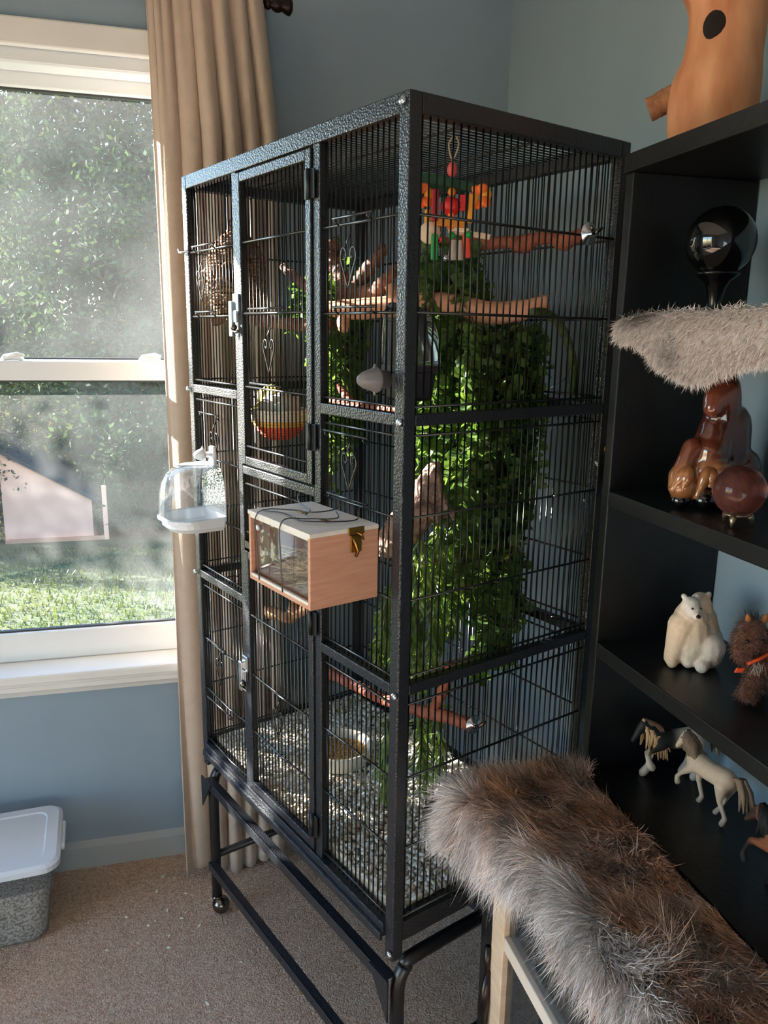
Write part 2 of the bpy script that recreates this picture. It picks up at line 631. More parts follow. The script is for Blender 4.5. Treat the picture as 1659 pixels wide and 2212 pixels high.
# shed at the far end of the lawn
SHED = mat('shed_siding', srgb(232, 172, 144), 0.8, var=.06, scale=3)
SY = 12.0
gz = ground_z(0, SY)
sh = thing('shed', 'pale pink garden shed with sloping top, seen through lower window sash', 'shed', (-2.2, SY + .8, gz))
q = MB()
poly = [(-2.92, gz - .1), (-1.62, gz - .1), (-1.62, -1.30), (-2.92, -.52)]
q.add([(x, SY, z) for x, z in poly] + [(x, SY + 1.6, z) for x, z in poly], [(0, 1, 2, 3), (7, 6, 5, 4), (0, 4, 5, 1), (1, 5, 6, 2), (3, 2, 6, 7), (0, 3, 7, 4)])
obj('wall', q, SHED, sh)
obj('roof', MB().obox((-3.0, SY - .05, -.47), (1.48, 0, -.888), (0, 1.7, 0), (.02, 0, .05)), mat('shed_roof', srgb(70, 62, 58), .8), sh)
obj('skirting', MB().box(-2.92, -1.44, SY - .04, SY, gz - .1, gz + .07), mat('shed_trim', srgb(196, 140, 108), .8), sh)
obj('corner_post', MB().bev((-1.46, SY - .05, gz - .1), (.07, 0, 0), (0, .07, 0), (0, 0, .98), .008), SHED, sh)

def tree_mesh(seed, h, r, n, conifer):
    rn = np.random.default_rng(seed)
    tr = MB()
    tr.tube([(0, 0, -.3), (.05, 0, h * .3), (-.04, .05, h * .62), (0, 0, h * .9)], [.16, .13, .09, .03], 8)
    for k in range(10):
        a = rn.uniform(0, 6.28); z = h * rn.uniform(.2, .75); l = r * rn.uniform(.5, .9)
        tr.tube([(0, 0, z), (math.cos(a) * l * .5, math.sin(a) * l * .5, z + .2), (math.cos(a) * l, math.sin(a) * l, z + .25)], [.05, .03, .012], 5)
    # leaf clumps
    v = np.zeros((n * 4, 3)); cl = 90
    cz = h * (.03 + .97 * rn.random(cl))
    if conifer:
        pr = r * (1.05 - .8 * cz / h)
    else:
        pr = r * np.sqrt(np.clip(1 - ((cz / h - .5) / .56) ** 2, .05, 1))
    ca = rn.uniform(0, 6.28, cl); cr = pr * np.sqrt(rn.uniform(.25, 1, cl))
    cc = np.stack([cr * np.cos(ca), cr * np.sin(ca), cz], 1)
    idx = rn.integers(0, cl, n)
    P = cc[idx] + rn.normal(0, .26 * r / 2.2, (n, 3))
    A = rn.normal(size=(n, 3)); A /= np.linalg.norm(A, axis=1)[:, None]
    B = np.cross(A, rn.normal(size=(n, 3))); B /= np.linalg.norm(B, axis=1)[:, None]
    s = rn.uniform(.035, .075, n)[:, None]
    v[0::4] = P - A * s; v[1::4] = P + B * s * .5; v[2::4] = P + A * s; v[3::4] = P - B * s * .5
    return tr, v, [(4 * i, 4 * i + 1, 4 * i + 2, 4 * i + 3) for i in range(n)]
BARK_T = mat('tree_bark', srgb(84, 74, 64), .9, var=.2, scale=8)
LEAFS = [leaf_mat('tree_leaves_dark', srgb(38, 54, 38), srgb(66, 84, 52), .25, scale=1.2, rough=.9),
         leaf_mat('tree_leaves_olive', srgb(48, 50, 40), srgb(74, 72, 54), .25, scale=1.2, rough=.9),
         leaf_mat('tree_leaves_yellow', srgb(84, 88, 44), srgb(128, 120, 60), .35, scale=1.2, rough=.9)]
protos = []
for k, (h, r, n, con) in enumerate(((7.5, 2.4, 19000, True), (6.5, 2.3, 19000, False), (2.6, 1.5, 8000, False))):
    tr, v, f = tree_mesh(40 + k, h, r, n, con)
    mt = mesh_from('trunk', tr, BARK_T)
    ml = []
    for L_ in LEAFS:
        fm = MB(); fm.v = [tuple(q) for q in v]; fm.f = f; fm.c = [None] * len(f); fm.sm = [False] * len(f)
        ml.append(mesh_from('foliage', fm, L_))
    protos.append((mt, ml))
TREES = [
 (0, 0, -3.4, 15.5, 1.0, 'tall grey-green evergreen tree behind the pale shed'),
 (1, 0, -1.3, 15.0, 1.05, 'leafy dark tree right of the shed at the lawn end'),
 (1, 1, .5, 14.5, 1.0, 'olive leafy tree beside the curtain edge outside'),
 (0, 0, -.2, 18.5, 1.3, 'tall evergreen standing second row behind the leafy tree'),
 (1, 1, -2.3, 18.0, 1.35, 'broad olive tree rising behind the shed roof'),
 (0, 0, -4.6, 18.5, 1.35, 'tall evergreen at the left pane edge, far row'),
 (1, 0, 2.2, 17.0, 1.3, 'leafy tree mostly hidden behind the curtain'),
 (2, 2, -3.3, 13.9, .8, 'yellowish bush right behind the shed'),
 (2, 0, -.75, 13.2, .9, 'dark round bush right of the shed corner post'),
 (2, 0, .55, 12.8, .85, 'dark green bush at the lawn edge by the curtain'),
 (2, 1, -3.75, 12.3, .8, 'brownish bush covering left end of the shed'),
 (0, 1, -2.6, 22.0, 1.7, 'tallest evergreen in the far back row'),
 (1, 0, -5.8, 22.0, 1.8, 'far back row leafy tree at the left'),
 (0, 0, .9, 22.0, 1.8, 'far back row evergreen behind the olive tree'),
]
# two trees just left of the view that shade the far half of the lawn
TREES.append((1, 0, -4.7, 11.6, .62, 'leafy tree just left of the view that shades the lawn'))
TREES.append((0, 0, -6.6, 13.4, .62, 'evergreen tree further left that shades the lawn'))
for k, lf, x, y, s, lab in TREES:
    t = thing('garden_tree' if k < 2 else 'garden_bush', lab, 'tree' if k < 2 else 'bush', (x, y, ground_z(x, y)), 'trees along the far lawn edge')
    R = (0, 0, RNG.uniform(0, 6.28))
    inst('trunk', protos[k][0], t, t.location, R, s)
    o = inst('foliage', protos[k][1][lf], t, t.location, R, s)
    o['kind'] = 'stuff'

# unseen shrub added outside to keep low sun off the front pebbles
t = thing('sun_block_shrub', 'added shrub out of view left of window, blocking low sun', 'bush', (-2.2, 1.56, ground_z(0, 1.56)))
inst('trunk', protos[2][0], t, t.location, None, (.3, .3, .6))
o = inst('foliage', protos[2][1][0], t, t.location, None, (.34, .34, 1.0)); o['kind'] = 'stuff'

# ------------------------------------------------------------------ curtain and rod
CLOTH = mat('curtain_cloth', srgb(190, 170, 152), 0.9, var=.04, scale=40, bump=.25, bscale=500, sheen=.2, spec=.15)
NU, NV = 150, 70
cv = []
ztop, zbot = 1.995, .012
for jv in range(NV + 1):
    tz = jv / NV
    z = ztop + (zbot - ztop) * tz
    xl = -.306 + .006 * tz + .004 * math.sin(tz * 5)
    xr = -.086 + .030 * min(1, tz / .15) - .012 * max(0, tz - .5)
    for i in range(NU + 1):
        u = i / NU
        amp = (.006 + .027 * min(1, max(0, (u - .18) / .3))) * (.65 + .35 * min(1, tz * 5))
        ph = 2 * math.pi * (6.2 * u ** 1.12 + .12 * math.sin(3 * tz + 4 * u))
        fine = .004 * math.sin(2 * math.pi * 17 * u + 2 * tz) * max(0, 1 - tz * 6)
        y = .803 + amp * math.sin(ph) + .008 * math.sin(2 * math.pi * 1.3 * u + 2.2 * tz) + fine
        x = xl + (xr - xl) * u + .008 * math.cos(ph) * min(1, u * 3)
        if u < .06:
            y += .02 * (1 - u / .06) * math.sin(1 + tz * 3)
        if tz > .82 and u < .25:
            y += -.03 * (tz - .82) / .18 * (1 - u / .25)
        cv.append((x, y, z + (.010 * math.sin(9 * u) if jv == NV else 0)))
cf = [(a * (NU + 1) + i, a * (NU + 1) + i + 1, (a + 1) * (NU + 1) + i + 1, (a + 1) * (NU + 1) + i) for a in range(NV) for i in range(NU)]
cur = obj('curtain', MB().add(cv, cf, None, True), CLOTH, label='beige gathered curtain panel hanging from black rod beside the window', cat='curtain')
md = cur.modifiers.new('thick', 'SOLIDIFY')
md.thickness = .003
# the other panel of the pair, left of the picture
cv2 = [(-1.42 - (x + .086), y, z) for x, y, z in cv]
cur2 = obj('curtain', MB().add(cv2, cf, None, True), CLOTH, label='beige curtain panel at the far left side of the window', cat='curtain')
RODM = mat('dark_bronze', srgb(38, 26, 24), .35, .7)
rod = thing('curtain_rod', 'dark bronze curtain rod with turned end finial above the curtain', 'curtain rod', (-.6, .81, 1.975))
obj('rod', MB().tube([(-1.62, .81, 1.966), (-.065, .81, 1.966)], .0085, 12), RODM, rod)
fp = [(0, 0), (.009, 0), (.0105, .004), (.010, .008), (.007, .012), (.011, .016), (.0135, .022), (.0135, .028), (.011, .034), (.015, .041), (.0175, .047), (.0165, .051), (.010, .055), (0, .056)]
obj('finial', MB().lathe(fp, (-.072, .81, 1.966), (1, 0, 0), 20), RODM, rod)
obj('bracket', MB().tube([(-.075, .81, 1.966), (-.075, .84, 1.985), (-.075, .89, 1.985)], .005, 8).box(-.085, -.065, .884, .8905, 1.95, 2.02), RODM, rod)

# ------------------------------------------------------------------ storage bin on the carpet
def rrect(x0, x1, y0, y1, r, n=5):
    o = []
    for cx, cy, a0 in ((x1 - r, y1 - r, 0), (x0 + r, y1 - r, 90), (x0 + r, y0 + r, 180), (x1 - r, y0 + r, 270)):
        for k in range(n + 1):
            a = math.radians(a0 + 90 * k / n)
            o.append((cx + r * math.cos(a), cy + r * math.sin(a)))
    return o
def loft(loops, caps=True):
    n = len(loops[0])
    v = [q for l in loops for q in l]
    f = [(i * n + k, i * n + (k + 1) % n, (i + 1) * n + (k + 1) % n, (i + 1) * n + k) for i in range(len(loops) - 1) for k in range(n)]
    if caps:
        f.append(tuple(reversed(range(n))))
        f.append(tuple((len(loops) - 1) * n + k for k in range(n)))
    return v, f
binR = Matrix.Rotation(math.radians(5), 3, 'Z')
bc = Vector((-.80, .715, 0))
def bl(x0, x1, y0, y1, r, z):
    return [tuple(bc + binR @ Vector((x, y, z))) for x, y in rrect(x0, x1, y0, y1, r)]
bn = thing('storage_bin', 'translucent plastic storage bin of seed with white lid on the carpet', 'storage bin', (-.80, .715, 0))
lid = MB()
lid.add(*loft([bl(-.225, .225, -.118, .118, .035, .188), bl(-.228, .228, -.121, .121, .036, .190), bl(-.228, .228, -.121, .121, .036, .202),
               bl(-.220, .220, -.113, .113, .032, .208), bl(-.200, .196, -.092, .092, .025, .208), bl(-.197, .193, -.089, .089, .024, .2055)]))
obj('lid', lid, mat('bin_lid', srgb(222, 228, 236), .4), bn)
tub = MB()
tub.add(*loft([bl(-.185, .185, -.082, .082, .03, .002), bl(-.190, .190, -.087, .087, .032, .008), bl(-.212, .212, -.106, .106, .034, .186)], False))
obj('tub', tub, glass_mat('bin_plastic', tint=(.9, .92, .93, 1), gloss=.05, dust=.24, dustcol=(.80, .82, .84, 1), rough=.15), bn)
cont = MB()
cont.add(*loft([bl(-.181, .181, -.079, .079, .03, .004), bl(-.187, .187, -.084, .084, .032, .012), bl(-.203, .203, -.098, .098, .034, .135)]))
sm = mat('mixed_seed', srgb(96, 88, 82), .8, col2=srgb(222, 212, 198), scale=190, bump=.8, bscale=190, contrast=(.36, .62), detail=2)
so = obj('seed_fill', cont, sm, bn)
so['kind'] = 'stuff'
obj('handle', MB().tube([tuple(bc + binR @ Vector((.231, y, .196 - .006 * (1 - abs(y) / .05)))) for y in (-.05, -.04, 0, .04, .05)], .005, 6), MATS['bin_lid'], bn)

# seed husks dropped on the carpet
hm = MB()
hm.add([(-.006, 0, 0), (0, -.0028, .0006), (.006, 0, 0), (0, .0028, .0006), (0, 0, .003)], [(0, 1, 4), (1, 2, 4), (2, 3, 4), (3, 0, 4), (3, 2, 1, 0)], None, True)
HUSK = mesh_from('seed_husk', hm, mat('husk', srgb(244, 234, 214), .6))
for i, (x, y) in enumerate([(-0.453, 0.826), (-0.36, 0.798), (-0.333, 0.786), (-0.374, 0.75), (-0.307, 0.724), (-0.44, 0.676), (-0.376, 0.648), (-0.349, 0.678), (-0.308, 0.66), (-0.317, 0.643), (-0.317, 0.615), (-0.278, 0.61), (-0.344, 0.594), (-0.411, 0.588), (-0.346, 0.558), (-0.135, 0.511), (-0.196, 0.479), (-0.39, 0.637), (-0.224, 0.717), (-0.27, 0.388), (-0.476, 0.583)]):
    o = inst('seed_husk', HUSK, None, (x, y, .0005), (RNG.uniform(-.3, .3), RNG.uniform(-.3, .3), RNG.uniform(0, 6.28)), RNG.uniform(.9, 1.6))
    tag(o, 'tiny pale seed husk dropped on the brown carpet by the cage', 'seed husk', 'seed husks scattered on the carpet')

# ------------------------------------------------------------------ the cage
ANG = 0.3709
SDV = Vector((math.cos(ANG), math.sin(ANG), 0))      # along the right side, away from the near corner
FDV = Vector((-math.sin(ANG), math.cos(ANG), 0))     # along the front, towards the window
ZV = Vector((0, 0, 1))
def C(s, d, z):
    return FDV * s + SDV * d + ZV * z
CR = Matrix((SDV, FDV, ZV)).transposed()             # local x = depth, y = along front
def cbox(mb, s0, s1, d0, d1, z0, z1, r=0.0):
    if r > 0:
        return mb.bev(C(s0, d0, z0), SDV * (d1 - d0), FDV * (s1 - s0), ZV * (z1 - z0), r)
    return mb.obox(C(s0, d0, z0), SDV * (d1 - d0), FDV * (s1 - s0), ZV * (z1 - z0))
WF, DS, ZT = .7018, .4178, 1.60
T = .020
def hammer_mat():
    m = mat('hammered_black_iron', srgb(30, 32, 37), .34, .0, bump=.0, spec=.6)
    nt = m.node_tree
    b = nt.nodes['Principled BSDF']
    tc = nt.nodes.new('ShaderNodeTexCoord')
    vo = nt.nodes.new('ShaderNodeTexVoronoi')
    vo.inputs['Scale'].default_value = 330
    nt.links.new(tc.outputs['Object'], vo.inputs['Vector'])
    bp = nt.nodes.new('ShaderNodeBump')
    bp.inputs['Strength'].default_value = .35
    bp.inputs['Distance'].default_value = .002
    nt.links.new(vo.outputs['Distance'], bp.inputs['Height'])
    nt.links.new(bp.outputs[0], b.inputs['Normal'])
    return m
IRON = hammer_mat()
WIRE = mat('black_wire', srgb(15, 15, 17), .30, spec=.7)
CHROME = mat('bright_zinc', srgb(196, 202, 208), .25, 1.0, var=.1, scale=60)
STEEL = mat('dark_chrome', srgb(120, 112, 104), .2, 1.0)
cage = thing('bird_cage', 'tall black wrought iron bird cage on a wheeled stand in the corner', 'bird cage', C(WF / 2, DS / 2, 0))
def cp(name, mb, m=IRON, parent=cage, **k):
    return obj(name, mb, m, parent, **k)
# corner posts
for s0, d0 in ((0, 0), (WF - T, 0), (0, DS - T), (WF - T, DS - T)):
    cp('corner_post', cbox(MB(), s0, s0 + T, d0, d0 + T, .383, ZT, .002))
def ring(z0, z1, name, fronts=True, t=.016):
    if fronts:
        cp(name, cbox(MB(), T, WF - T, 0, t, z0, z1, .0015))
    cp(name, cbox(MB(), T, WF - T, DS - t, DS, z0, z1, .0015))
    cp(name, cbox(MB(), 0, t, T, DS - T, z0, z1, .0015))
    cp(name, cbox(MB(), WF - t, WF, T, DS - T, z0, z1, .0015))
ring(ZT - .024, ZT, 'top_rail', t=.020)
Z1a, Z1b, Z2a, Z2b = 1.199, 1.215, .818, .834
ring(Z1a, Z1b, 'middle_rail', False)
ring(Z2a, Z2b, 'lower_rail', False)
ring(.412, .446, 'bottom_rail', False, t=.018)
# front bottom rail is an angle with a lip
cp('bottom_rail', cbox(cbox(MB(), T, WF - T, -.004, .018, .418, .440, .001), T, WF - T, -.010, -.004, .412, .426, .001))
SA0, SA1, SB0, SB1 = .471, .487, .204, .222      # the two front mullions
for s0, s1 in ((SA0, SA1), (SB0, SB1)):
    cp('front_post', cbox(MB(), s0, s1, 0, .016, .440, ZT - .024, .0015))
for z0, z1 in ((Z1a, Z1b), (Z2a, Z2b)):
    cp('front_rail', cbox(MB(), SA1, WF - T, 0, .016, z0, z1, .0015))
    cp('front_rail', cbox(MB(), T, SB0, 0, .016, z0, z1, .0015))
cp('front_rail', cbox(MB(), SB1, SA0, 0, .016, 1.068, 1.083, .0015))
cp('front_rail', cbox(MB(), SB1, SA0, 0, .016, .930, .944, .0015))

# shared bar mesh: unit length along z
BR = .00125
bar_me = mesh_from('bar', MB().tube([(0, 0, 0), (0, 0, 1)], BR, 6), WIRE)
def bar(s, d, z0, z1, parent=cage):
    inst('bar', bar_me, parent, C(s, d, z0), None, (1, 1, z1 - z0))
def lin(a, b, step):
    n = max(1, round((b - a) / step))
    return [a + (b - a) * (i + .5) / n for i in range(n)]
STEP = .0126
def wire(pts, r=.0019, parent=cage, name='cross_wire'):
    return obj(name, MB().tube(pts, r, 6), WIRE, parent)
LEV = [(1.215, 1.576, (1.462, 1.344, 1.224)), (.834, 1.199, (1.186, 1.075, .958, .845)), (.440, .818, (.802, .685, .570, .452))]
df = .008
for z0, z1, wz in LEV:
    for s0, s1 in ((T, SB0), (SA1, WF - T)):
        for s in lin(s0, s1, STEP):
            bar(s, df, z0, z1)
        for z in wz:
            sag = -.006 if (z < .75 and s0 > .3) else 0
            wire([C(s0 - .004, df - .003, z), C((s0 * .6 + s1 * .4), df - .003, z + sag), C(s1 + .004, df - .003, z)])
    for d in lin(T, DS - T, STEP):
        bar(.008, d, z0, z1)
    for z in wz:
        wire([C(.005, T - .004, z), C(.005, DS - T + .004, z)])
# fixed middle panel between the doors
for s in lin(SB1, SA0, STEP):
    bar(s, df, .944, 1.068)
wire([C(SB1, df - .003, 1.05), C(SA0, df - .003, 1.05)])
wire([C(SB1, df - .003, .96), C(SA0, df - .003, .96)])
# top bars run front to back along the side
for s in lin(T, WF - T, STEP):
    o = inst('bar', bar_me, cage, C(s, T * .5, ZT - .006), Matrix.Rotation(ANG, 3, 'Z') @ Matrix.Rotation(math.pi / 2, 3, 'Y'), (1, 1, DS - T))
for d in (.14, .28):
    wire([C(T, d, ZT - .009), C(WF - T, d, ZT - .009)])
# the far panels seen through the cage
far = MB()
for z0, z1, wz in LEV:
    for s in lin(T, WF - T, STEP):
        far.tube([C(s, DS - .008, z0), C(s, DS - .008, z1)], BR, 5)
    for d in lin(T, DS - T, STEP):
        far.tube([C(WF - .008, d, z0), C(WF - .008, d, z1)], BR, 5)
cp('far_panel_bars', far, WIRE, kind='stuff')
for z0, z1, wz in LEV:
    for z in wz:
        wire([C(T, DS - .005, z), C(WF - T, DS - .005, z)])
        wire([C(WF - .005, T, z), C(WF - .005, DS - T, z)])
# short sliding wires of the little feeder doors, standing proud of the front
for s0, s1, z in ((.555, .655, 1.470), (.56, .65, 1.352), (.56, .65, 1.163), (.07, .165, 1.470), (.06, .165, 1.352), (.075, .19, 1.176), (.075, .18, 1.083), (.56, .65, .693), (.54, .66, .558), (.06, .18, .693)):
    wire([C(s0, -.003, z), C(s1, -.003, z)], .0018, name='slide_wire')
    for s in (s0 + .008, s1 - .008):
        wire([C(s, -.003, z), C(s, -.006, z - .004), C(s, .002, z - .009)], .0013, name='wire_loop')
for s, d, z in ((0, .18, .958), (0, .13, .958), (0, .3, 1.075)):
    wire([C(-.003, d - .008, z + .002), C(-.009, d, z + .004), C(-.003, d + .008, z + .002)], .0014, name='wire_loop')

# doors
def door(z0, z1, wz, hz, latch_z):
    dr = bpy.data.objects.new('cage_door', None)
    COL.objects.link(dr)
    dr.parent = cage
    base = C((SB1 + SA0) / 2, 0, z0)
    dr.location = base - worldloc(cage)
    s0, s1, t = SB1 + .003, SA0 - .003, .015
    y0, y1 = -.003, .011
    obj('door_stile', cbox(MB(), s0, s0 + t, y0, y1, z0, z1, .0015), IRON, dr)
    obj('door_stile', cbox(MB(), s1 - t, s1, y0, y1, z0, z1, .0015), IRON, dr)
    obj('door_rail', cbox(MB(), s0 + t, s1 - t, y0, y1, z0, z0 + t, .0015), IRON, dr)
    obj('door_rail', cbox(MB(), s0 + t, s1 - t, y0, y1, z1 - t, z1, .0015), IRON, dr)
    for s in lin(s0 + t, s1 - t, STEP):
        bar(s, .004, z0 + t, z1 - t, dr)
    for z in wz:
        wire([C(s0 + t - .003, .001, z), C((s0 + s1) / 2, .001, z - (.004 if z < .7 else 0)), C(s1 - t + .003, .001, z)], parent=dr)
    for z in hz:
        h = MB()
        cbox(h, SB1 - .012, SB1 + .016, -.0055, -.003, z - .020, z + .020, .0008)
        h.tube([C(SB1 + .002, -.007, z - .020), C(SB1 + .002, -.007, z + .020)], .0035, 8)
        obj('hinge', h, mat('black_hinge', srgb(10, 10, 11), .5), dr)
    # zinc slide latch
    l = MB()
    cbox(l, SA0 - .012, SA0 + .009, -.007, -.003, latch_z + .012, latch_z + .042, .001)
    cbox(l, SA0 + .002, SA0 + .014, -.013, -.005, latch_z - .030, latch_z + .030, .002)
    cbox(l, SA0 - .010, SA0 + .002, -.010, -.004, latch_z - .006, latch_z + .014, .001)
    lo = obj('latch', l, CHROME, dr)
    obj('latch_bolt', MB().tube([C(SA0 - .002, -.012, latch_z - .02), C(SA0 - .014, -.012, latch_z - .022), C(SA0 - .02, -.012, latch_z - .020)], .0025, 8).ball(C(SA0 - .002, -.011, latch_z - .014), .006, 10, 6), STEEL, lo)
    return dr
d1 = door(1.087, 1.572, (1.462, 1.347, 1.224, 1.120), (1.523, 1.162), 1.338)
d2 = door(.446, .927, (.805, .687, .570), (.862, .496), .676)
for s0, s1, z in ((.30, .42, 1.354), (.31, .42, 1.232)):
    wire([C(s0, -.007, z), C(s1, -.007, z)], .0018, d1, 'slide_wire')
for s0, s1, z in ((.30, .42, .694),):
    wire([C(s0, -.007, z), C(s1, -.007, z)], .0018, d2, 'slide_wire')
# bottom rail of the lower door opening
# heart ornaments of bent wire
def heart(s, z, h, parent=cage):
    w = h * .36
    pts = []
    for sg in (-1, 1):
        q = [(0, -h * .55), (w * .55, -.12 * h), (w * .98, .22 * h), (w * .85, .43 * h), (w * .5, .47 * h), (w * .27, .33 * h), (w * .42, .2 * h), (w * .58, .27 * h)]
        pts.append([C(s + sg * a, -.004, z + b) for a, b in q])
    mb = MB()
    for q in pts:
        mb.tube([tuple(x) for x in spline(q, 5)], .0013, 6)
    mb.tube([C(s, -.004, z + .5 * h), C(s + .004, -.004, z + .62 * h), C(s - .002, -.004, z + .72 * h), C(s + .004, .002, z + .85 * h)], .0013, 6)
    obj('heart_ornament', mb, WIRE, parent)
for s, z, pr in ((.124, 1.405, cage), (.356, 1.280, d1), (.120, 1.124, cage), (.615, 1.40, cage), (.582, 1.105, cage), (.590, .640, cage), (.345, .632, d2)):
    heart(s, z, .052, pr)
# little ring screws on the corner joints
for s, d, z in ((.003, -.003, 1.205), (.003, -.003, .822), (WF - .004, -.003, 1.205), (WF - .004, -.003, .826), (.003, -.003, .398), (.010, -.002, 1.588)):
    cp('joint_screw', MB().lathe([(.0, .004), (.004, .004), (.0055, .002), (.0055, 0)], C(s, d, z), -SDV, 10), CHROME)
cp('joint_wire', MB().tube([C(WF + .012, -.006, 1.470), C(WF + .002, -.008, 1.463), C(WF - .03, -.004, 1.464)], .0022, 6), CHROME)
# tray
cp('tray', cbox(cbox(MB(), .018, WF - .018, .018, DS - .018, .424, .428), .018, .024, .018, DS - .018, .428, .445), IRON)
# stand: two bent tube ends, rails, brace, gussets, castors
def leg_frame(s):
    r = .0115
    zt = .372
    pts = [C(s, .014, .045), C(s, .014, .28), C(s, .016, .335), C(s, .030, .362), C(s, .060, zt), C(s, DS - .060, zt), C(s, DS - .030, .362), C(s, DS - .016, .335), C(s, DS - .014, .28), C(s, DS - .014, .045)]
    P = spline(pts, 4)
    return cp('leg_frame', MB().tube([tuple(q) for q in P], r, 12), mat('stand_tube', srgb(20, 20, 22), .35, spec=.6))
for s in (.004, WF - .014):
    leg_frame(s)
    cp('end_brace', MB().tube([C(s, .014, .150), C(s, DS - .014, .150)], .0085, 10), MATS['stand_tube'])
for z, nm in ((.352, 'stand_rail'), (.140, 'stand_rail')):
    for d in (-.004, DS - .014):
        mb = MB()
        cbox(mb, .006, WF - .016, d, d + .016, z - .002, z, .0005)
        cbox(mb, .006, WF - .016, d - .001, d + .002, z - .020, z, .0005)
        so = cp(nm, mb)
        if z < .2:
            for k in range(5):
                obj('bolt_hole', MB().lathe([(0, 0), (.003, 0)], C(.11 + .12 * k, d - .0012, z - .010), -SDV, 10), mat('hole_black', (0, 0, 0), .9), so)
for s, dd in ((.001, -.008), (WF - .012, -.008)):
    sg = 1 if s < .3 else -1
    g = MB()
    o0 = C(s + (0 if sg > 0 else .012), dd, .352)
    a, b_, c_ = o0, o0 + FDV * sg * .05, o0 - ZV * .075
    n_ = SDV * .003
    g.add([a, b_, c_, a + n_, b_ + n_, c_ + n_], [(0, 1, 2), (5, 4, 3), (0, 3, 4, 1), (1, 4, 5, 2), (2, 5, 3, 0)])
    cp('gusset', g)
for s in (.004, WF - .014):
    for d in (.014, DS - .014):
        ca = bpy.data.objects.new('castor', None)
        COL.objects.link(ca); ca.parent = cage
        b0 = C(s, d, 0)
        ca.location = b0 - worldloc(cage)
        obj('castor_stem', MB().lathe([(.0085, .052), (.0085, .046), (.012, .044), (.012, .040), (.005, .038), (.005, .030)], b0, ZV, 14), STEEL, ca)
        k = C(s - .006, d + .006, .0195)
        obj('wheel', MB().ball(k, (.0195, .0195, .0195), 18, 12), mat('castor_bronze', srgb(96, 82, 66), .18, 1.0), ca)
        obj('castor_hood', MB().lathe([(0, .020), (.012, .017), (.0185, .009), (.0205, .0), (.0205, -.003)], k + Vector((0, 0, .002)), Vector((.3, -.3, 1)), 18), STEEL, ca)
# cord hanging on the right rear post
cd = thing('braided_necklace', 'thin brown braided necklace with ring and dark pendant hanging on right cage post', 'necklace', C(-.004, DS + .004, 1.14))
cw = [C(-.004, DS - .004 + .010 * (1 - t) - .004 * math.sin(t * 5), 1.578 - .432 * t) for t in np.linspace(0, 1, 40)]
obj('cord', MB().tube([q + Vector((.0007 * math.cos(i * 1.9), .0007 * math.sin(i * 1.9), 0)) for i, q in enumerate(cw)], .0023, 6), mat('brown_cord', srgb(150, 104, 78), .7, var=.2, scale=300), cd)
obj('ring', MB().tube([C(-.004, DS - .006, 1.142) + Vector((.005 * math.cos(a), .0, .005 * math.sin(a))) for a in np.linspace(0, 6.283, 17)], .0012, 6), mat('brass', srgb(170, 128, 60), .3, 1.0), cd)
obj('pendant', MB().tube([C(-.005, DS - .007, z) for z in (1.137, 1.128, 1.110, 1.092, 1.080, 1.060)], [.001, .004, .0065, .005, .002, .0012], 8, flat=.5), mat('pendant_dark', srgb(34, 30, 32), .5), cd)

# ------------------------------------------------------------------ pebbles on the cage floor
def icos(sub=1):
    bm = bmesh.new()
    bmesh.ops.create_icosphere(bm, subdivisions=sub, radius=1)
    bm.verts.index_update()
    v = np.array([q.co[:] for q in bm.verts]); f = [tuple(x.index for x in q.verts) for q in bm.faces]
    bm.free()
    return v, f
IV, IF = icos(1)
PEB = mat('pebble_white', srgb(196, 190, 172), .75, var=.0, attr=True, bump=.2, bscale=400)
def peb_col(r):
    t = r.random()
    base = np.array(srgb(240, 235, 224)[:3]) if t < .75 else np.array(srgb(216, 204, 180)[:3])
    return base * r.uniform(.82, 1.08)
pr = np.random.default_rng(5)
spots = []
step = .0083
for i in range(int(.655 / step)):
    for k in range(int(.37 / step)):
        s = .026 + i * step + pr.uniform(-.003, .003) + (step / 2 if k % 2 else 0)
        d = .026 + k * step + pr.uniform(-.003, .003)
        if s > .677 or d > .392: continue
        hill = .010 * math.exp(-((s - .45) ** 2 + (d - .3) ** 2) / .03) + .006 * math.sin(9 * s) * math.sin(8 * d)
        z = .449 + hill + pr.uniform(-.003, .004)
        spots.append((s, d, z))
spots.sort(key=lambda q: q[0] * 1.1 + q[1] * .6)
shapes = []
for k in range(6):
    vv = IV.copy()
    vv *= (1 + .18 * np.sin(vv[:, [1]] * 2.3 + k) + .12 * np.cos(vv[:, [0]] * 3 + 2 * k))
    shapes.append(vv)
peb_me = []
for k in range(6):
    mb = MB(); mb.add(shapes[k], IF, tuple(peb_col(pr)), True)
    peb_me.append(mesh_from('pebble', mb, PEB))
rest = MB(); RV = []; RF = []; RC = []
for i, (s, d, z) in enumerate(spots):
    sz = np.array([pr.uniform(.0055, .0080), pr.uniform(.0040, .0056), pr.uniform(.0034, .0046)])
    e = (pr.uniform(-.4, .4), pr.uniform(-.4, .4), pr.uniform(0, 6.28))
    if i < 300:
        o = inst('pebble', peb_me[i % 6], None, C(s, d, z - .0004), e, tuple(sz))
        tag(o, 'small whitish pebble in the layer at the near end of cage floor', 'pebble', 'pebbles nearest the front corner')
    else:
        from mathutils import Euler
        R = np.array(Euler(e).to_matrix())
        RV.append((shapes[i % 6] * sz) @ R.T + np.array(C(s, d, z)))
        c = tuple(peb_col(pr))
        for q in IF:
            RF.append(tuple(x + (len(RV) - 1) * len(IV) for x in q)); RC.append(c)
rest.v = [tuple(q) for q in np.vstack(RV)]; rest.f = RF; rest.c = RC; rest.sm = [True] * len(RF)
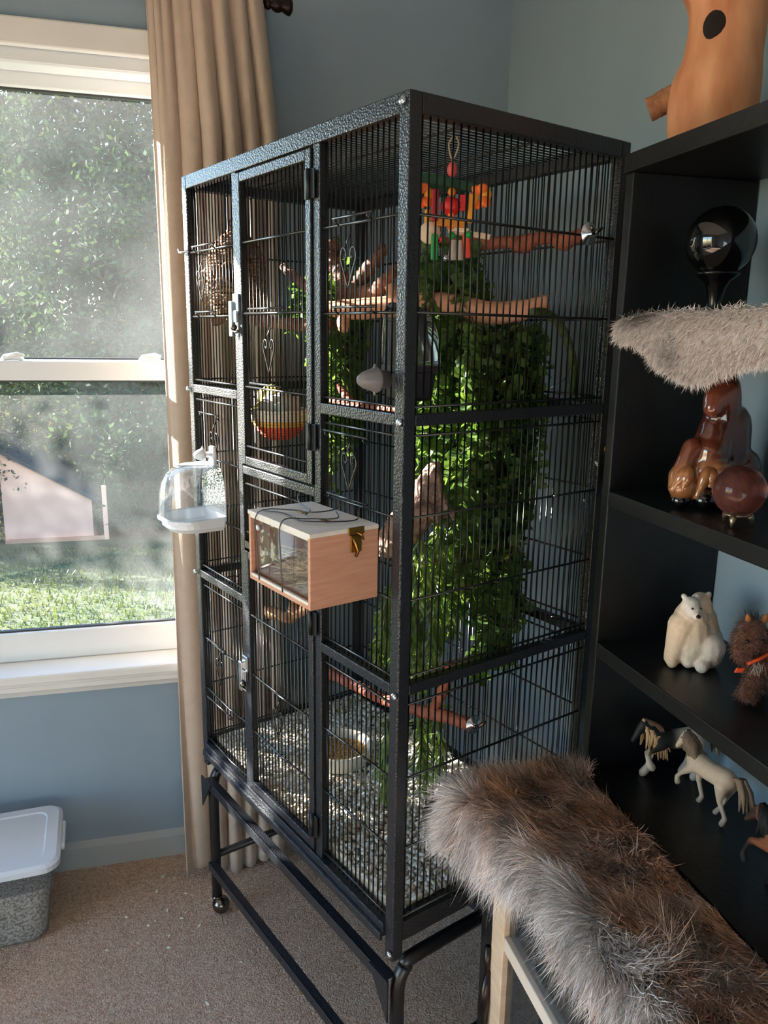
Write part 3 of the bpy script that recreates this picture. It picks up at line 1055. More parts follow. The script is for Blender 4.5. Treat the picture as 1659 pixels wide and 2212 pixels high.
obj('pebble_layer', rest, PEB, label='layer of pale pebbles covering the cage floor', cat='pebbles', kind='stuff')
gb = MB(); cbox(gb, .024, WF - .024, .024, DS - .024, .429, .4495)
obj('pebble_grit', gb, mat('grit', srgb(160, 150, 130), .95, col2=srgb(200, 192, 172), scale=120, bump=.6, bscale=150), label='fine pale grit under the pebbles in cage tray', cat='grit', kind='stuff')
# ------------------------------------------------------------------ inside the cage: foliage
LEAF = leaf_mat('vine_leaf', srgb(48, 78, 40), srgb(112, 142, 70), .40, scale=60)
FERN = leaf_mat('fern_leaf', srgb(76, 108, 54), srgb(142, 166, 88), .40, scale=60)
STEMM = mat('vine_stem', srgb(70, 78, 40), .7, var=.2, scale=100)
lm = MB()
lm.add([(0, 0, 0), (.30, .42, .05), (.72, .46, .02), (1.0, 0, -.10), (.72, -.46, .02), (.30, -.42, .05), (.5, 0, -.06)],
       [(0, 6, 1), (1, 6, 2), (2, 6, 3), (3, 6, 4), (4, 6, 5), (5, 6, 0)], None, True)
LV = np.array(lm.v); LF = list(lm.f)
leaf_me = mesh_from('leaf', lm, LEAF)
nm = MB()
nm.add([(0, 0, 0), (.35, .085, .02), (.75, .07, 0), (1, 0, -.05), (.75, -.07, 0), (.35, -.085, .02)], [(0, 5, 4, 1), (1, 4, 2, 2) if False else (1, 4, 2), (2, 4, 3)], None, True)
NVV = np.array(nm.v); NF = list(nm.f)
needle_me = mesh_from('leaf', nm, FERN)
SC_, DC_ = -.803, -.618
def lam(s0, d0, z0, l):
    return SC_ + l * (s0 - SC_), DC_ + l * (d0 - DC_), 1.3155 + l * (z0 - 1.3155)
def euler_m(e):
    from mathutils import Euler
    return Euler(e).to_matrix()
def vine(name, label, strands, lv, lf, lme, lmat, size, gap, droop, seed, pair=2, nparts=300):
    """strands: list of lists of world points; leaves set along them"""
    rn = np.random.default_rng(seed)
    top = max((p for st in strands for p in st), key=lambda q: q[2])
    t = thing(name, label, 'artificial plant', (top[0], top[1], min(p[2] for st in strands for p in st)))
    sm_ = MB()
    leaves = []
    for st in strands:
        P = spline([tuple(q) for q in st], 6)
        sm_.tube([tuple(q) for q in P], .0011, 5)
        L = 0
        nxt = rn.uniform(0, gap)
        for i in range(len(P) - 1):
            a, b = Vector(P[i]), Vector(P[i + 1])
            dl = (b - a).length
            while nxt < L + dl:
                p = a.lerp(b, (nxt - L) / dl)
                base = rn.uniform(0, 6.28)
                for k in range(pair):
                    an = base + k * 6.283 / pair + rn.normal(0, .4)
                    sz = size * rn.uniform(.7, 1.25)
                    R = Matrix.Rotation(an, 3, 'Z') @ Matrix.Rotation(droop + rn.normal(0, .35), 3, 'Y') @ Matrix.Rotation(rn.normal(0, .6), 3, 'X')
                    leaves.append((p, R, sz))
                nxt += gap * rn.uniform(.75, 1.25)
            L += dl
    obj('stems', sm_, STEMM, t)
    camp = Vector((-.2846, -.9724, 1.3155))
    leaves.sort(key=lambda q: (q[0] - camp).length)
    for p, R, sz in leaves[:nparts]:
        inst('leaf', lme, t, p, R, sz)
    V = []; Fc = []
    nv = len(lv)
    for i, (p, R, sz) in enumerate(leaves[nparts:]):
        V.append((lv * sz) @ np.array(R).T + np.array(p))
        Fc += [tuple(x + i * nv for x in q) for q in lf]
    if V:
        mb = MB(); mb.v = [tuple(q) for q in np.vstack(V)]; mb.f = Fc; mb.c = [None] * len(Fc); mb.sm = [True] * len(Fc)
        obj('inner_leaves', mb, lmat, t, kind='stuff')
    return t, len(leaves)
def strand(s0, d0, zt, zb, l, rn, wob=.010):
    s1, d1, z1 = lam(s0, d0, zt, l)
    _, _, z2 = lam(s0, d0, zb, l)
    n = max(3, int((z1 - z2) / .06) + 2)
    out = []
    for i in range(n):
        s = min(.655, max(.035, s1 + rn.normal(0, wob) * (i > 0)))
        d = min(.385, max(.035, d1 + rn.normal(0, wob) * (i > 0)))
        out.append(tuple(C(s, d, z1 + (z2 - z1) * i / (n - 1))))
    return out
rn = np.random.default_rng(3)
st = []
for k in range(78):
    d0 = .125 + .275 * (k + .5) / 78 + rn.normal(0, .006)
    zb = np.interp(d0, [.12, .16, .20, .25, .29, .36, .38, .40], [1.13, 1.07, .97, .90, .74, .76, .92, 1.05]) + rn.uniform(-.03, .10)
    l = rn.uniform(1.06, 1.27) if d0 < .22 else rn.uniform(.98, 1.17)
    if DC_ + l * (d0 - DC_) > .39: l = (.388 - DC_) / (d0 - DC_)
    st.append(strand(.14, d0, 1.335 + rn.uniform(-.02, .01), zb, l, rn))
for k in range(22):
    d0 = rn.uniform(.125, .245)
    st.append(strand(.14, d0, rn.uniform(1.42, 1.468), 1.33, rn.uniform(1.08, 1.2), rn, .012))
t, nl = vine('hanging_vine', 'dense bright green leafy vine cascading under the pink wood perch', st, LV, LF, leaf_me, LEAF, .0195, .0120, .5, 8)
hose = MB().tube([tuple(q) for q in spline([C(.06, .29, 1.352), C(.06, .318, 1.352), C(.06, .350, 1.336), C(.06, .383, 1.295), C(.06, .393, 1.245), C(.06, .392, 1.225)], 6)], [.007] * 25 + [.006] * 5 + [.003], 10)
obj('main_stem', hose, STEMM, t)
obj('tie_wire', MB().tube([C(.055, .395, 1.285), C(.05, .36, 1.25), C(.05, .33, 1.238)], .0008, 5), CHROME, t)
st = []
for k in range(20):
    d0 = rn.uniform(.232, .345)
    st.append(strand(.6, d0, rn.uniform(1.36, 1.52), rn.uniform(.98, 1.12) if d0 < .31 else rn.uniform(1.05, 1.2), rn.uniform(.94, 1.03), rn, .008))
for k in range(7):
    d0 = rn.uniform(.175, .225)
    st.append(strand(.6, d0, rn.uniform(1.39, 1.44), rn.uniform(1.31, 1.35), rn.uniform(.97, 1.02), rn, .012))
vine('trailing_vine', 'narrower green leafy vine hanging in the rear left corner of cage', st, LV, LF, leaf_me, LEAF, .0190, .0135, .5, 9)
st = []
for k in range(34):
    d0 = rn.uniform(.075, .245)
    zt = np.interp(d0, [.075, .13, .2, .245], [.87, .97, 1.03, .98]) + rn.uniform(-.03, .02)
    zb = np.interp(d0, [.075, .12, .175, .245], [.80, .76, .75, .84]) + rn.uniform(-.02, .06)
    st.append(strand(.15, d0, zt, min(zb, zt - .06), rn.uniform(.97, 1.15), rn, .007))
vine('fern_garland', 'feathery light green fern garland hanging below the cork bark', st, NVV, NF, needle_me, FERN, .027, .0065, 1.05, 10, 3, 300)
st = []
for k in range(11):
    d0 = rn.choice([.085, .10, .175, .205]) + rn.normal(0, .008)
    st.append(strand(.15, d0, rn.uniform(.66, .71), rn.uniform(.545, .60), rn.uniform(.98, 1.08), rn, .006))
vine('fern_sprig', 'small fern sprig dangling under the low red-brown perch', st, NVV, NF, needle_me, FERN, .027, .0065, 1.05, 12, 3, 300)

# ------------------------------------------------------------------ inside the cage: wood
PINK = mat('smooth_pink_wood', srgb(196, 132, 100), .6, col2=srgb(222, 162, 128), scale=14, stretch=(1, 1, 4), bump=.2, bscale=60)
DARKW = mat('dark_driftwood', srgb(74, 48, 38), .8, col2=srgb(140, 98, 76), scale=40, bump=.6, bscale=120)
REDW = mat('red_brown_wood', srgb(120, 60, 42), .7, col2=srgb(164, 92, 66), scale=40, bump=.4, bscale=120)
GREYW = mat('weathered_wood', srgb(150, 128, 104), .85, col2=srgb(192, 168, 138), scale=40, bump=.5, bscale=140)
def merge(a, *bs):
    for b in bs:
        a.add(b.v, b.f, None, True)
    return a
a = branch([C(.672, .045, 1.338), C(.603, .078, 1.342), C(.521, .103, 1.334), C(.43, .133, 1.33), C(.40, .145, 1.333)], [.009, .011, .012, .011, .008], seed=2, knob=.18)
merge(a, branch([C(.597, .156, 1.442), C(.559, .165, 1.419), C(.511, .172, 1.388), C(.465, .16, 1.358), C(.43, .135, 1.333)], [.007, .009, .009, .009, .009], seed=3))
obj('driftwood_perch', a, DARKW, label='dark forked driftwood perch below the woven nest', cat='perch')
a = branch([C(.522, .222, 1.488), C(.520, .22, 1.455), C(.49, .22, 1.427), C(.455, .22, 1.390), C(.39, .22, 1.382), C(.349, .22, 1.405), C(.312, .22, 1.430)], [.012, .019, .014, .016, .019, .012, .008], seed=5, knob=.25)
merge(a, branch([C(.455, .22, 1.39), C(.43, .24, 1.43), C(.40, .25, 1.46), C(.405, .25, 1.475)], [.014, .013, .010, .005], seed=6, knob=.25),
      branch([C(.46, .21, 1.395), C(.44, .19, 1.370), C(.41, .18, 1.372)], [.014, .012, .006], seed=7, knob=.25))
obj('root_driftwood', a, DARKW, label='gnarled twisted root driftwood above the pink wood perch', cat='driftwood')
a = branch([C(.420, .131, 1.361), C(.37, .167, 1.358), C(.303, .217, 1.364), C(.238, .265, 1.368), C(.181, .307, 1.354), C(.138, .339, 1.357), C(.100, .367, 1.372)], [.011, .017, .0185, .019, .019, .017, .011], seed=8, knob=.03, n=14)
merge(a, branch([C(.384, .157, 1.353), C(.378, .155, 1.333), C(.372, .150, 1.322)], [.012, .011, .008], seed=9, knob=.05),
      branch([C(.312, .213, 1.368), C(.309, .208, 1.388), C(.311, .203, 1.399)], [.012, .010, .008], seed=9, knob=.05))
obj('pink_wood_perch', a, PINK, label='thick smooth pinkish wood perch spanning the middle of the cage', cat='perch')
def disc(t, s, d, z, r=.0165):
    obj('washer', MB().lathe([(0, 0), (r, 0), (r, .0022), (.0045, .0028), (.0045, .009), (0, .009)], C(s, d, z), -FDV, 24), CHROME, t)
    w_ = MB()
    for sg in (-1, 1):
        w_.tube([C(s - .010, d, z), C(s - .013, d + sg * .008, z + .004), C(s - .016, d + sg * .012, z + .008)], [.003, .003, .002], 8)
    obj('wing_nut', w_, STEEL, t)
t = thing('knotted_perch', 'knotted brown perch near the top, clamped by a steel washer', 'perch', C(.2, .335, 1.45))
a = branch([C(.004, .335, 1.464), C(.03, .335, 1.461), C(.05, .335, 1.457), (C(.075, .335, 1.466)), C(.102, .335, 1.466), C(.131, .335, 1.460), C(.16, .335, 1.465), C(.24, .335, 1.469), C(.36, .335, 1.481)], [.010, .010, .014, .010, .010, .014, .010, .011, .010], seed=11, knob=.08)
obj('branch', a, REDW, t); disc(t, -.001, .333, 1.464)
t = thing('low_perch', 'red-brown branch perch low in the cage, clamped by a steel washer', 'perch', C(.2, .16, .64))
a = branch([C(.003, .145, .735), C(.082, .15, .716), C(.173, .155, .689), C(.293, .161, .667), C(.36, .165, .660), C(.47, .172, .642)], [.0095, .011, .010, .0105, .011, .010], seed=12, knob=.08)
merge(a, branch([C(.10, .151, .711), C(.085, .15, .745), C(.066, .149, .785), C(.060, .148, .815)], [.011, .009, .008, .006], seed=13))
obj('branch', a, REDW, t); disc(t, -.001, .145, .737, .015)
a = branch([C(.20, .175, .700), C(.21, .22, .712), C(.20, .27, .722), C(.19, .325, .735)], [.010, .014, .014, .009], seed=14, knob=.1)
obj('weathered_branch', a, GREYW, label='pale weathered branch lying across the low red-brown perch', cat='branch')
a = branch([C(.430, .15, 1.203), C(.37, .15, 1.193), C(.329, .15, 1.191), C(.26, .15, 1.194), C(.205, .15, 1.199)], [.004, .009, .010, .009, .006], seed=15, knob=.06)
merge(a, branch([C(.385, .15, 1.226), C(.372, .152, 1.214), C(.345, .15, 1.197)], [.006, .008, .008], seed=16))
obj('short_perch', a, REDW, label='short red-brown forked perch left of the dark feeder', cat='perch')
a = branch([C(.59, .1, .755), C(.56, .1, .756), C(.533, .1, .762), C(.486, .1, .768), C(.462, .1, .795), C(.466, .1, .816)], [.006, .013, .009, .011, .012, .009], seed=17, knob=.2)
merge(a, branch([C(.486, .1, .770), C(.43, .1, .800), C(.385, .1, .830)], [.011, .010, .008], seed=18))
obj('tan_driftwood', a, mat('tan_wood', srgb(150, 104, 68), .8, col2=srgb(206, 160, 116), scale=40, bump=.5, bscale=120), label='tan forked driftwood piece hanging below the wooden nest box', cat='driftwood')
CORK = mat('cork_bark', srgb(92, 66, 54), .95, col2=srgb(196, 160, 140), scale=45, bump=1.0, bscale=90, attr=False, detail=8, bdist=.01)
def LC(s_, d_, z_, l=1.06):
    return C(*lam(s_, d_, z_, l))
blob('cork_bark', [(LC(.082, .12, 1.122), LC(.098, .12, 1.085), .013, .024, None), (LC(.098, .12, 1.085), LC(.13, .12, 1.035), .026, .033, None), (LC(.13, .12, 1.035), LC(.185, .12, .985), .033, .026, None), (LC(.10, .13, 1.09), LC(.085, .145, 1.05), .02, .02, None)],
     CORK, None, .0028, 3, .006, 60, label='rough cork bark chunk lit at its tip, right of the nest box', cat='cork bark')

# ------------------------------------------------------------------ woven nest
WICK = mat('wicker_nest', srgb(96, 66, 44), .85, col2=srgb(150, 112, 80), scale=120, bump=.5, bscale=250)
nc = C(.612, .066, 0)
nest = thing('woven_nest', 'brown woven wicker bird nest with dark round hole, upper left', 'bird nest', nc + ZV * 1.34)
hole_dir = Vector((-.22, -1, 0)).normalized()
hole_c = nc + hole_dir * .052 + ZV * 1.422
def nr(z):
    return np.interp(z, [1.340, 1.348, 1.37, 1.41, 1.45, 1.475, 1.492, 1.505], [.012, .030, .047, .055, .052, .038, .020, .006])
wv = MB()
zz = 1.342
rnd = random.Random(4)
while zz < 1.505:
    seg = []
    n = 56
    pts = []
    ph = rnd.uniform(0, 6.28)
    for k in range(n + 1):
        a_ = 2 * math.pi * k / n
        r = nr(zz) + .0022 * math.sin(a_ * 14 + ph)
        p_ = nc + Vector((math.cos(a_) * r, math.sin(a_) * r, zz + .0015 * math.sin(a_ * 3 + ph)))
        if (p_ - hole_c).length < .021:
            if len(pts) > 2: wv.tube(pts, .0032, 6)
            pts = []
        else:
            pts.append(p_)
    if len(pts) > 2: wv.tube(pts, .0032, 6)
    zz += .0052
obj('woven_wall', wv, WICK, nest)
obj('nest_lining', MB().lathe([(float(nr(z)) - .006, z) for z in np.linspace(1.343, 1.495, 14)], (nc.x, nc.y, 0), (0, 0, 1), 24), mat('nest_dark', srgb(40, 28, 20), .95), nest)
obj('hole_rim', MB().tube([hole_c + Vector((.019 * math.cos(a_), -.002, .019 * math.sin(a_))) for a_ in np.linspace(0, 6.283, 25)], .0035, 6), WICK, nest)
obj('hanger', MB().tube([tuple(q) for q in spline([nc + ZV * 1.50, nc + Vector((-.012, .0, 1.515)), nc + Vector((.01, 0, 1.535)), nc + Vector((.004, 0, 1.56)), nc + Vector((.006, 0, 1.592))], 5)], .0022, 6), mat('brown_string', srgb(110, 70, 44), .8), nest)
fl = MB()
for k in range(260):
    a_ = rnd.gauss(math.pi, .35); z = rnd.uniform(1.36, 1.47)
    r = float(nr(z))
    b0 = nc + Vector((math.cos(a_) * r, math.sin(a_) * r, z))
    b1 = b0 + Vector((rnd.gauss(-.007, .005), rnd.gauss(-.003, .006), rnd.gauss(-.002, .007)))
    w_ = Vector((0, .0006, .0004))
    fl.add([b0 - w_, b0 + w_, b1], [(0, 1, 2)])
obj('fluff', fl, mat('pale_fluff', srgb(214, 206, 196), .9), nest, kind='stuff')

# ------------------------------------------------------------------ coloured basket and the birds
bc_ = C(.468, .075, 0)
bk = thing('basket_nest', 'small round basket nest banded orange, yellow and white behind the upper door', 'bird nest', bc_ + ZV * 1.128)
bands = [(1.129, 'o'), (1.134, 'o'), (1.139, 'o'), (1.144, 'o'), (1.149, 'o'), (1.154, 'y'), (1.159, 'y'), (1.164, 'w'), (1.169, 'w'), (1.174, 'w'), (1.179, 'w')]
pal = {'o': mat('basket_orange', srgb(226, 84, 42), .7), 'y': mat('basket_yellow', srgb(226, 172, 70), .7), 'w': mat('basket_cream', srgb(222, 212, 192), .8)}
for z, c_ in bands:
    r = .051 * math.sqrt(max(.06, 1 - ((1.182 - z) / .058) ** 2))
    obj('coil', MB().tube([bc_ + Vector((math.cos(a_) * (r + .001 * math.sin(a_ * 12 + z * 3000)), math.sin(a_) * (r + .001 * math.sin(a_ * 12 + z * 3000)), z)) for a_ in np.linspace(0, 6.2832, 41)], .0031, 6), pal[c_], bk)
obj('basket_base', MB().lathe([(0, 1.127), (.012, 1.127), (.02, 1.130)], (bc_.x, bc_.y, 0), (0, 0, 1), 20), pal['o'], bk)
lin_ = blob('nest_stuffing', [(bc_ + ZV * 1.168, bc_ + ZV * 1.176, .042, .038, None), (bc_ + Vector((.02, .0, 1.185)), bc_ + Vector((.03, .01, 1.192)), .016, .012, None), (bc_ + Vector((-.01, .01, 1.183)), bc_ + Vector((.0, .01, 1.188)), .016, .012, None)],
     mat('cotton', srgb(206, 202, 190), .95, var=.1, scale=60, bump=.6, bscale=120), bk, .003, 4, .004, 90)
obj('wire_hook', MB().tube([bc_ - SDV * .05 + ZV * 1.18, bc_ - SDV * .062 + ZV * 1.19, bc_ - SDV * .066 + ZV * 1.21], .0012, 6), WIRE, bk)

def bird(name, label, P, body, head, belly, beak, tailc, ex):
    """P: dict of world points; one continuous body"""
    t = thing(name, label, 'bird', P['base'])
    caps = [(P['rump'], P['breast'], ex * .016, ex * .021, body), (P['breast'], P['neck'], ex * .020, ex * .014, body), (P['neck'], P['head'], ex * .013, ex * .0135, head),
            (Vector(P['breast']) - ZV * .004, Vector(P['rump']) - ZV * .004, ex * .019, ex * .012, belly), (P['rump'], P['tail0'], ex * .013, ex * .006, body)]
    blob('body', caps, mat(name + '_plumage', (1, 1, 1), .8, attr=True, var=.12, scale=250, bump=.3, bscale=300), t, .0016, 5)
    tl = MB()
    a, b = Vector(P['tail0']), Vector(P['tail'])
    dr = (b - a).normalized(); sd = dr.cross(ZV).normalized(); up = sd.cross(dr)
    for k in (-1, 0, 1):
        o0 = a + sd * k * .002 - dr * .008
        e0 = b + sd * k * .005
        tl.obox(o0 - sd * .003 + up * k * .0006, e0 - o0, sd * .006, up * .0012)
    obj('tail', tl, mat(name + '_tail', tailc, .8), t)
    h = Vector(P['head']); bd = (Vector(P['beak']) - h).normalized()
    obj('beak', MB().lathe([(.0048 * ex, 0), (.0042 * ex, .003), (.0022 * ex, .007), (0, .0095)], h + bd * .0115 * ex, bd, 10), mat(name + '_beak', beak, .4), t)
    sd = bd.cross(ZV).normalized()
    for k in (-1, 1):
        obj('eye', MB().ball(h + bd * .006 * ex + sd * k * .0112 * ex + ZV * .003, .0022 * ex, 10, 6), mat('bird_eye', (.005, .005, .005), .1), t)
        wg = MB().ball(Vector(P['breast']).lerp(Vector(P['rump']), .6) + Vector(P['side']) * k * .0155 * ex + ZV * .003, (.006 * ex, .026 * ex, .013 * ex), 14, 8, None,
                       (Vector(P['rump']) - Vector(P['breast'])).to_track_quat('Y', 'Z').to_matrix())
        obj('wing', wg, mat(name + '_wing', tailc, .8), t)
        ft = Vector(P['breast']).lerp(Vector(P['rump']), .5) + Vector(P['side']) * k * .007
        obj('leg', MB().tube([ft - ZV * .012, ft - ZV * .024 + bd * .003, Vector((ft.x, ft.y, P['base'].z))], .0012, 6), mat('bird_leg', srgb(190, 130, 100), .6), t)
    return t
bird('yellow_canary', 'yellow-green canary perched in the banded basket nest', dict(base=C(.500, .078, 1.172), rump=C(.520, .080, 1.199), breast=C(.500, .076, 1.203), neck=C(.482, .072, 1.206), head=C(.470, .069, 1.203), tail0=C(.542, .083, 1.193), tail=C(.592, .090, 1.172), beak=C(.450, .060, 1.190), side=SDV),
     srgb(196, 180, 60), srgb(206, 184, 70), srgb(216, 196, 110), srgb(232, 150, 100), srgb(150, 140, 70), 1.0)
fb = C(.155, .366, 1.205)
bird('zebra_finch', 'small grey finch with bright orange beak half hidden in the big vine', dict(base=fb - ZV * .022, rump=fb + SDV * .006 + FDV * .022, breast=fb, neck=fb - FDV * .006 + ZV * .012, head=fb - FDV * .008 + ZV * .018, tail0=fb + FDV * .036 - ZV * .006, tail=fb + FDV * .062 - ZV * .02, beak=fb - FDV * .03 - SDV * .012 + ZV * .014, side=SDV),
     srgb(70, 66, 64), srgb(104, 98, 92), srgb(190, 184, 172), srgb(236, 92, 36), srgb(40, 36, 34), .8)

# ------------------------------------------------------------------ hanging toy
tc_ = C(.12, .172, 0)
toy = thing('bird_toy', 'colourful hanging bird toy of wood blocks, petals and beads under the cage top', 'bird toy', tc_ + ZV * 1.43)
ER = Vector((.966, -.259, 0)); EB = Vector((.259, .966, 0))
def tp(x, y, z):
    return tc_ + ER * x + EB * y + ZV * z
def tbox(name, x, y, z, w_, d_, h, m, rot=0.0):
    R = Matrix.Rotation(rot, 3, EB)
    ax, az = R @ ER * w_, R @ ZV * h
    o = tp(x, y, z) - ax / 2 - az / 2 - EB * d_ / 2
    return obj(name, MB().bev(o, ax, EB * d_, az, min(w_, d_, h) * .18), m, toy)
cRED = mat('toy_red', srgb(214, 40, 40), .5); cORG = mat('toy_orange', srgb(244, 112, 34), .5); cYEL = mat('toy_yellow', srgb(240, 160, 40), .5)
cGRN = mat('toy_green', srgb(34, 150, 66), .45); cDGR = mat('toy_dark_green', srgb(18, 60, 32), .6); cWOOD = mat('toy_wood', srgb(236, 208, 176), .6)
cAMB = mat('toy_amber', srgb(214, 128, 30), .5)
obj('rope', MB().tube([tuple(q) for q in spline([tp(0, 0, 1.594), tp(-.006, 0, 1.582), tp(.0, 0, 1.562), tp(.008, 0, 1.582), tp(.004, 0, 1.594)], 5)], .0012, 6).tube([tp(0, 0, 1.563), tp(0, 0, 1.45)], .0014, 6), mat('jute', srgb(180, 160, 130), .9), toy)
obj('bead', MB().ball(tp(0, 0, 1.549), (.0075, .0075, .0105), 14, 10), mat('toy_pink', srgb(216, 84, 78), .4), toy)
for k, (x0, x1, z0, z1) in enumerate(((-.044, .0, 1.538, 1.530), (.0, .042, 1.531, 1.522), (-.03, .02, 1.528, 1.522))):
    obj('palm_leaf', MB().obox(tp(x0, -.004 + .004 * k, z0 - .006), tp(x1, -.004 + .004 * k, z1 - .006) - tp(x0, -.004 + .004 * k, z0 - .006), EB * .003, ZV * .013), cDGR, toy)
prn = random.Random(2)
for sx in (-1, 1):
    cx, cz = sx * .042, 1.513
    for k in range(6):
        a_ = k * 1.047 + .3
        px, pz = cx + .010 * math.cos(a_), cz + .011 * math.sin(a_)
        obj('petal', MB().ball(tp(px, prn.uniform(-.004, .004), pz), (.0075, .0025, .0085), 10, 6, None, Matrix.Rotation(a_, 3, EB)), cORG if k % 3 else cYEL, toy)
obj('petal', MB().ball(tp(-.050, -.003, 1.490), (.010, .003, .004), 10, 6, None, Matrix.Rotation(.5, 3, EB)), mat('toy_coral', srgb(232, 90, 70), .5), toy)
obj('bead', MB().ball(tp(.0, -.006, 1.518), .0062, 12, 8), cAMB, toy)
tbox('block', -.024, -.008, 1.499, .010, .010, .044, mat('toy_dark_red', srgb(170, 26, 34), .5))
obj('crinkle', MB().lathe([(.004 + .012 * math.sin(math.pi * t) + .002 * (k % 2), 1.486 + .026 * t) for k, t in enumerate(np.linspace(0, 1, 9))], (tc_.x, tc_.y, 0), (0, 0, 1), 14), cRED, toy)
tbox('block', .016, -.006, 1.503, .011, .008, .022, cRED)
tbox('block', .0, -.004, 1.480, .009, .009, .026, cORG)
tbox('block', .029, -.002, 1.496, .009, .008, .040, cYEL, .03)
tbox('block', -.034, .004, 1.485, .008, .008, .02, cYEL)
tbox('block', -.002, -.004, 1.476, .046, .010, .012, cAMB, .05)
tbox('wood_slat', .028, .004, 1.462, .062, .010, .008, cWOOD, .14)
tbox('wood_slat', .012, .0, 1.467, .030, .010, .007, cWOOD, .1)
obj('wood_disc', MB().lathe([(0, -.003), (.015, -.003), (.016, 0), (.015, .003), (0, .003)], tp(-.030, 0, 1.462), EB, 18), cWOOD, toy)
tbox('block', -.023, -.008, 1.441, .010, .010, .036, cGRN)
tbox('block', .024, -.006, 1.444, .010, .009, .034, mat('toy_orange_red', srgb(222, 70, 30), .5), -.1)
obj('bead', MB().ball(tp(-.013, -.008, 1.452), .0042, 10, 6), cRED, toy)
obj('bead', MB().ball(tp(.002, -.006, 1.458), .0055, 12, 8), cGRN, toy)
obj('bead', MB().ball(tp(.026, -.008, 1.459), .0055, 12, 8), cGRN, toy)
for x in (.004, .014):
    obj('wood_peg', MB().lathe([(.005, 1.452), (.0055, 1.44), (.007, 1.427), (.007, 1.424), (0, 1.424)], tp(x, -.004, 0), (0, 0, 1), 12), mat('toy_grey_wood', srgb(180, 166, 152), .6), toy)
obj('bell', MB().ball(tp(-.006, -.004, 1.427), .005, 12, 8), CHROME, toy)

# ------------------------------------------------------------------ bowls on the pebbles
def bowl(name, label, c, r, h, m, fillm, fillname, fill_z):
    t = thing(name, label, 'bowl', c)
    obj('bowl', MB().lathe([(0, .0), (r * .80, 0), (r * .86, .004), (r, h - .003), (r, h), (r * .93, h), (r * .88, h - .004), (r * .80, .006), (0, .006)], c, (0, 0, 1), 40), m, t)
    mb = MB(); rr_ = random.Random(1)
    ring_ = [(0, 0)] + [(r * .84 * q, k) for q in (.3, .6, .85, 1) for k in range(20)]
    v = []
    for q, k in ring_:
        a_ = 2 * math.pi * k / 20
        v.append(c + Vector((q * math.cos(a_), q * math.sin(a_), fill_z + rr_.uniform(-.002, .002) + .004 * (1 - q / r))))
    f = [(0, 1 + k, 1 + (k + 1) % 20) for k in range(20)]
    for i in range(3):
        for k in range(20):
            k2 = (k + 1) % 20
            f.append((1 + i * 20 + k, 1 + (i + 1) * 20 + k, 1 + (i + 1) * 20 + k2, 1 + i * 20 + k2))
    mb.add(v, f, None, True)
    fo = obj(fillname, mb, fillm, t); fo['kind'] = 'stuff'
    return t
wb_c = C(.432, .186, .4545)
wb = bowl('white_bowl', 'white round dish of golden seed on the cage pebbles', wb_c, .067, .038, mat('cream_ceramic', srgb(226, 218, 200), .35), mat('gold_seed', srgb(130, 74, 30), .8, col2=srgb(226, 176, 96), scale=220, bump=.8, bscale=260, contrast=(.4, .6)), 'seed', .020)
bb_c = C(.095, .215, .4535)
bb = bowl('black_bowl', 'black round dish with leafy greens beside the fur throw', bb_c, .066, .046, mat('black_plastic', srgb(20, 21, 22), .3), mat('dark_water', srgb(24, 30, 20), .3), 'dish_soil', .018)
gm = MB(); rg = random.Random(9)
for k in range(160):
    a_ = rg.uniform(0, 6.28); q = .05 * math.sqrt(rg.random())
    p0 = bb_c + Vector((q * math.cos(a_), q * math.sin(a_), .02))
    p1 = p0 + Vector((rg.gauss(0, .007), rg.gauss(0, .007), rg.uniform(.004, .012)))
    w_ = Vector((rg.gauss(0, .0015), rg.gauss(0, .0015), 0))
    gm.add([p0, p0.lerp(p1, .5) + w_, p1, p0.lerp(p1, .5) - w_], [(0, 1, 2, 3)])
obj('greens', gm, LEAF, bb, kind='stuff')

# ------------------------------------------------------------------ feeders and nest box on the front
CLEAR = glass_mat('clear_plastic', tint=(.93, .95, .96, 1), gloss=.12, dust=.06, dustcol=(.8, .84, .88, 1))
SMOKE = glass_mat('smoky_plastic', tint=(.80, .84, .82, 1), gloss=.14, dust=.03)
def srect(s0, s1, d0, d1, r, z):
    return [tuple(C(a_, b_, z)) for b_, a_ in rrect(d0, d1, s0, s1, r)]
t = thing('dome_feeder', 'dark bird feeder with clear dome and grey knob at the front corner', 'bird feeder', C(.042, .045, 1.229))
mb = MB(); mb.add(*loft([srect(.028, .072, .024, .072, .012, 1.229), srect(.026, .078, .020, .076, .014, 1.233), srect(.024, .080, .018, .080, .014, 1.266), srect(.021, .084, .015, .086, .015, 1.268), srect(.021, .084, .015, .086, .015, 1.276)]))
obj('cup', mb, mat('feeder_dark_grey', srgb(44, 42, 44), .4), t)
mb = MB()
lp = []
for k in range(9):
    u = k / 8
    g_ = math.cos(u * math.pi / 2) ** .55
    lp.append(srect(.052 - .030 * (g_ * .85 + .14), .052 + .030 * (g_ * .85 + .14), .017, .017 + .068 * max(.25, g_), .010 * max(.3, g_), 1.277 + .080 * math.sin(u * math.pi / 2)))
v_, f_ = loft(lp, False)
f_.append(tuple(8 * len(lp[0]) + k for k in range(len(lp[0]))))
mb.add(v_, f_, None, True)
obj('dome', mb, SMOKE, t)
kn = mat('knob_grey', srgb(120, 116, 116), .35)
obj('knob', MB().lathe([(0, .044), (.006, .041), (.011, .033), (.0145, .021), (.0165, .016), (.0165, .013), (.012, .012), (.012, -.004), (0, -.004)], C(.042, .0, 1.258), -SDV, 20), kn, t)
obj('knob_wing', MB().ball(C(.042, -.016, 1.258), (.004, .003, .021), 12, 8), kn, t)

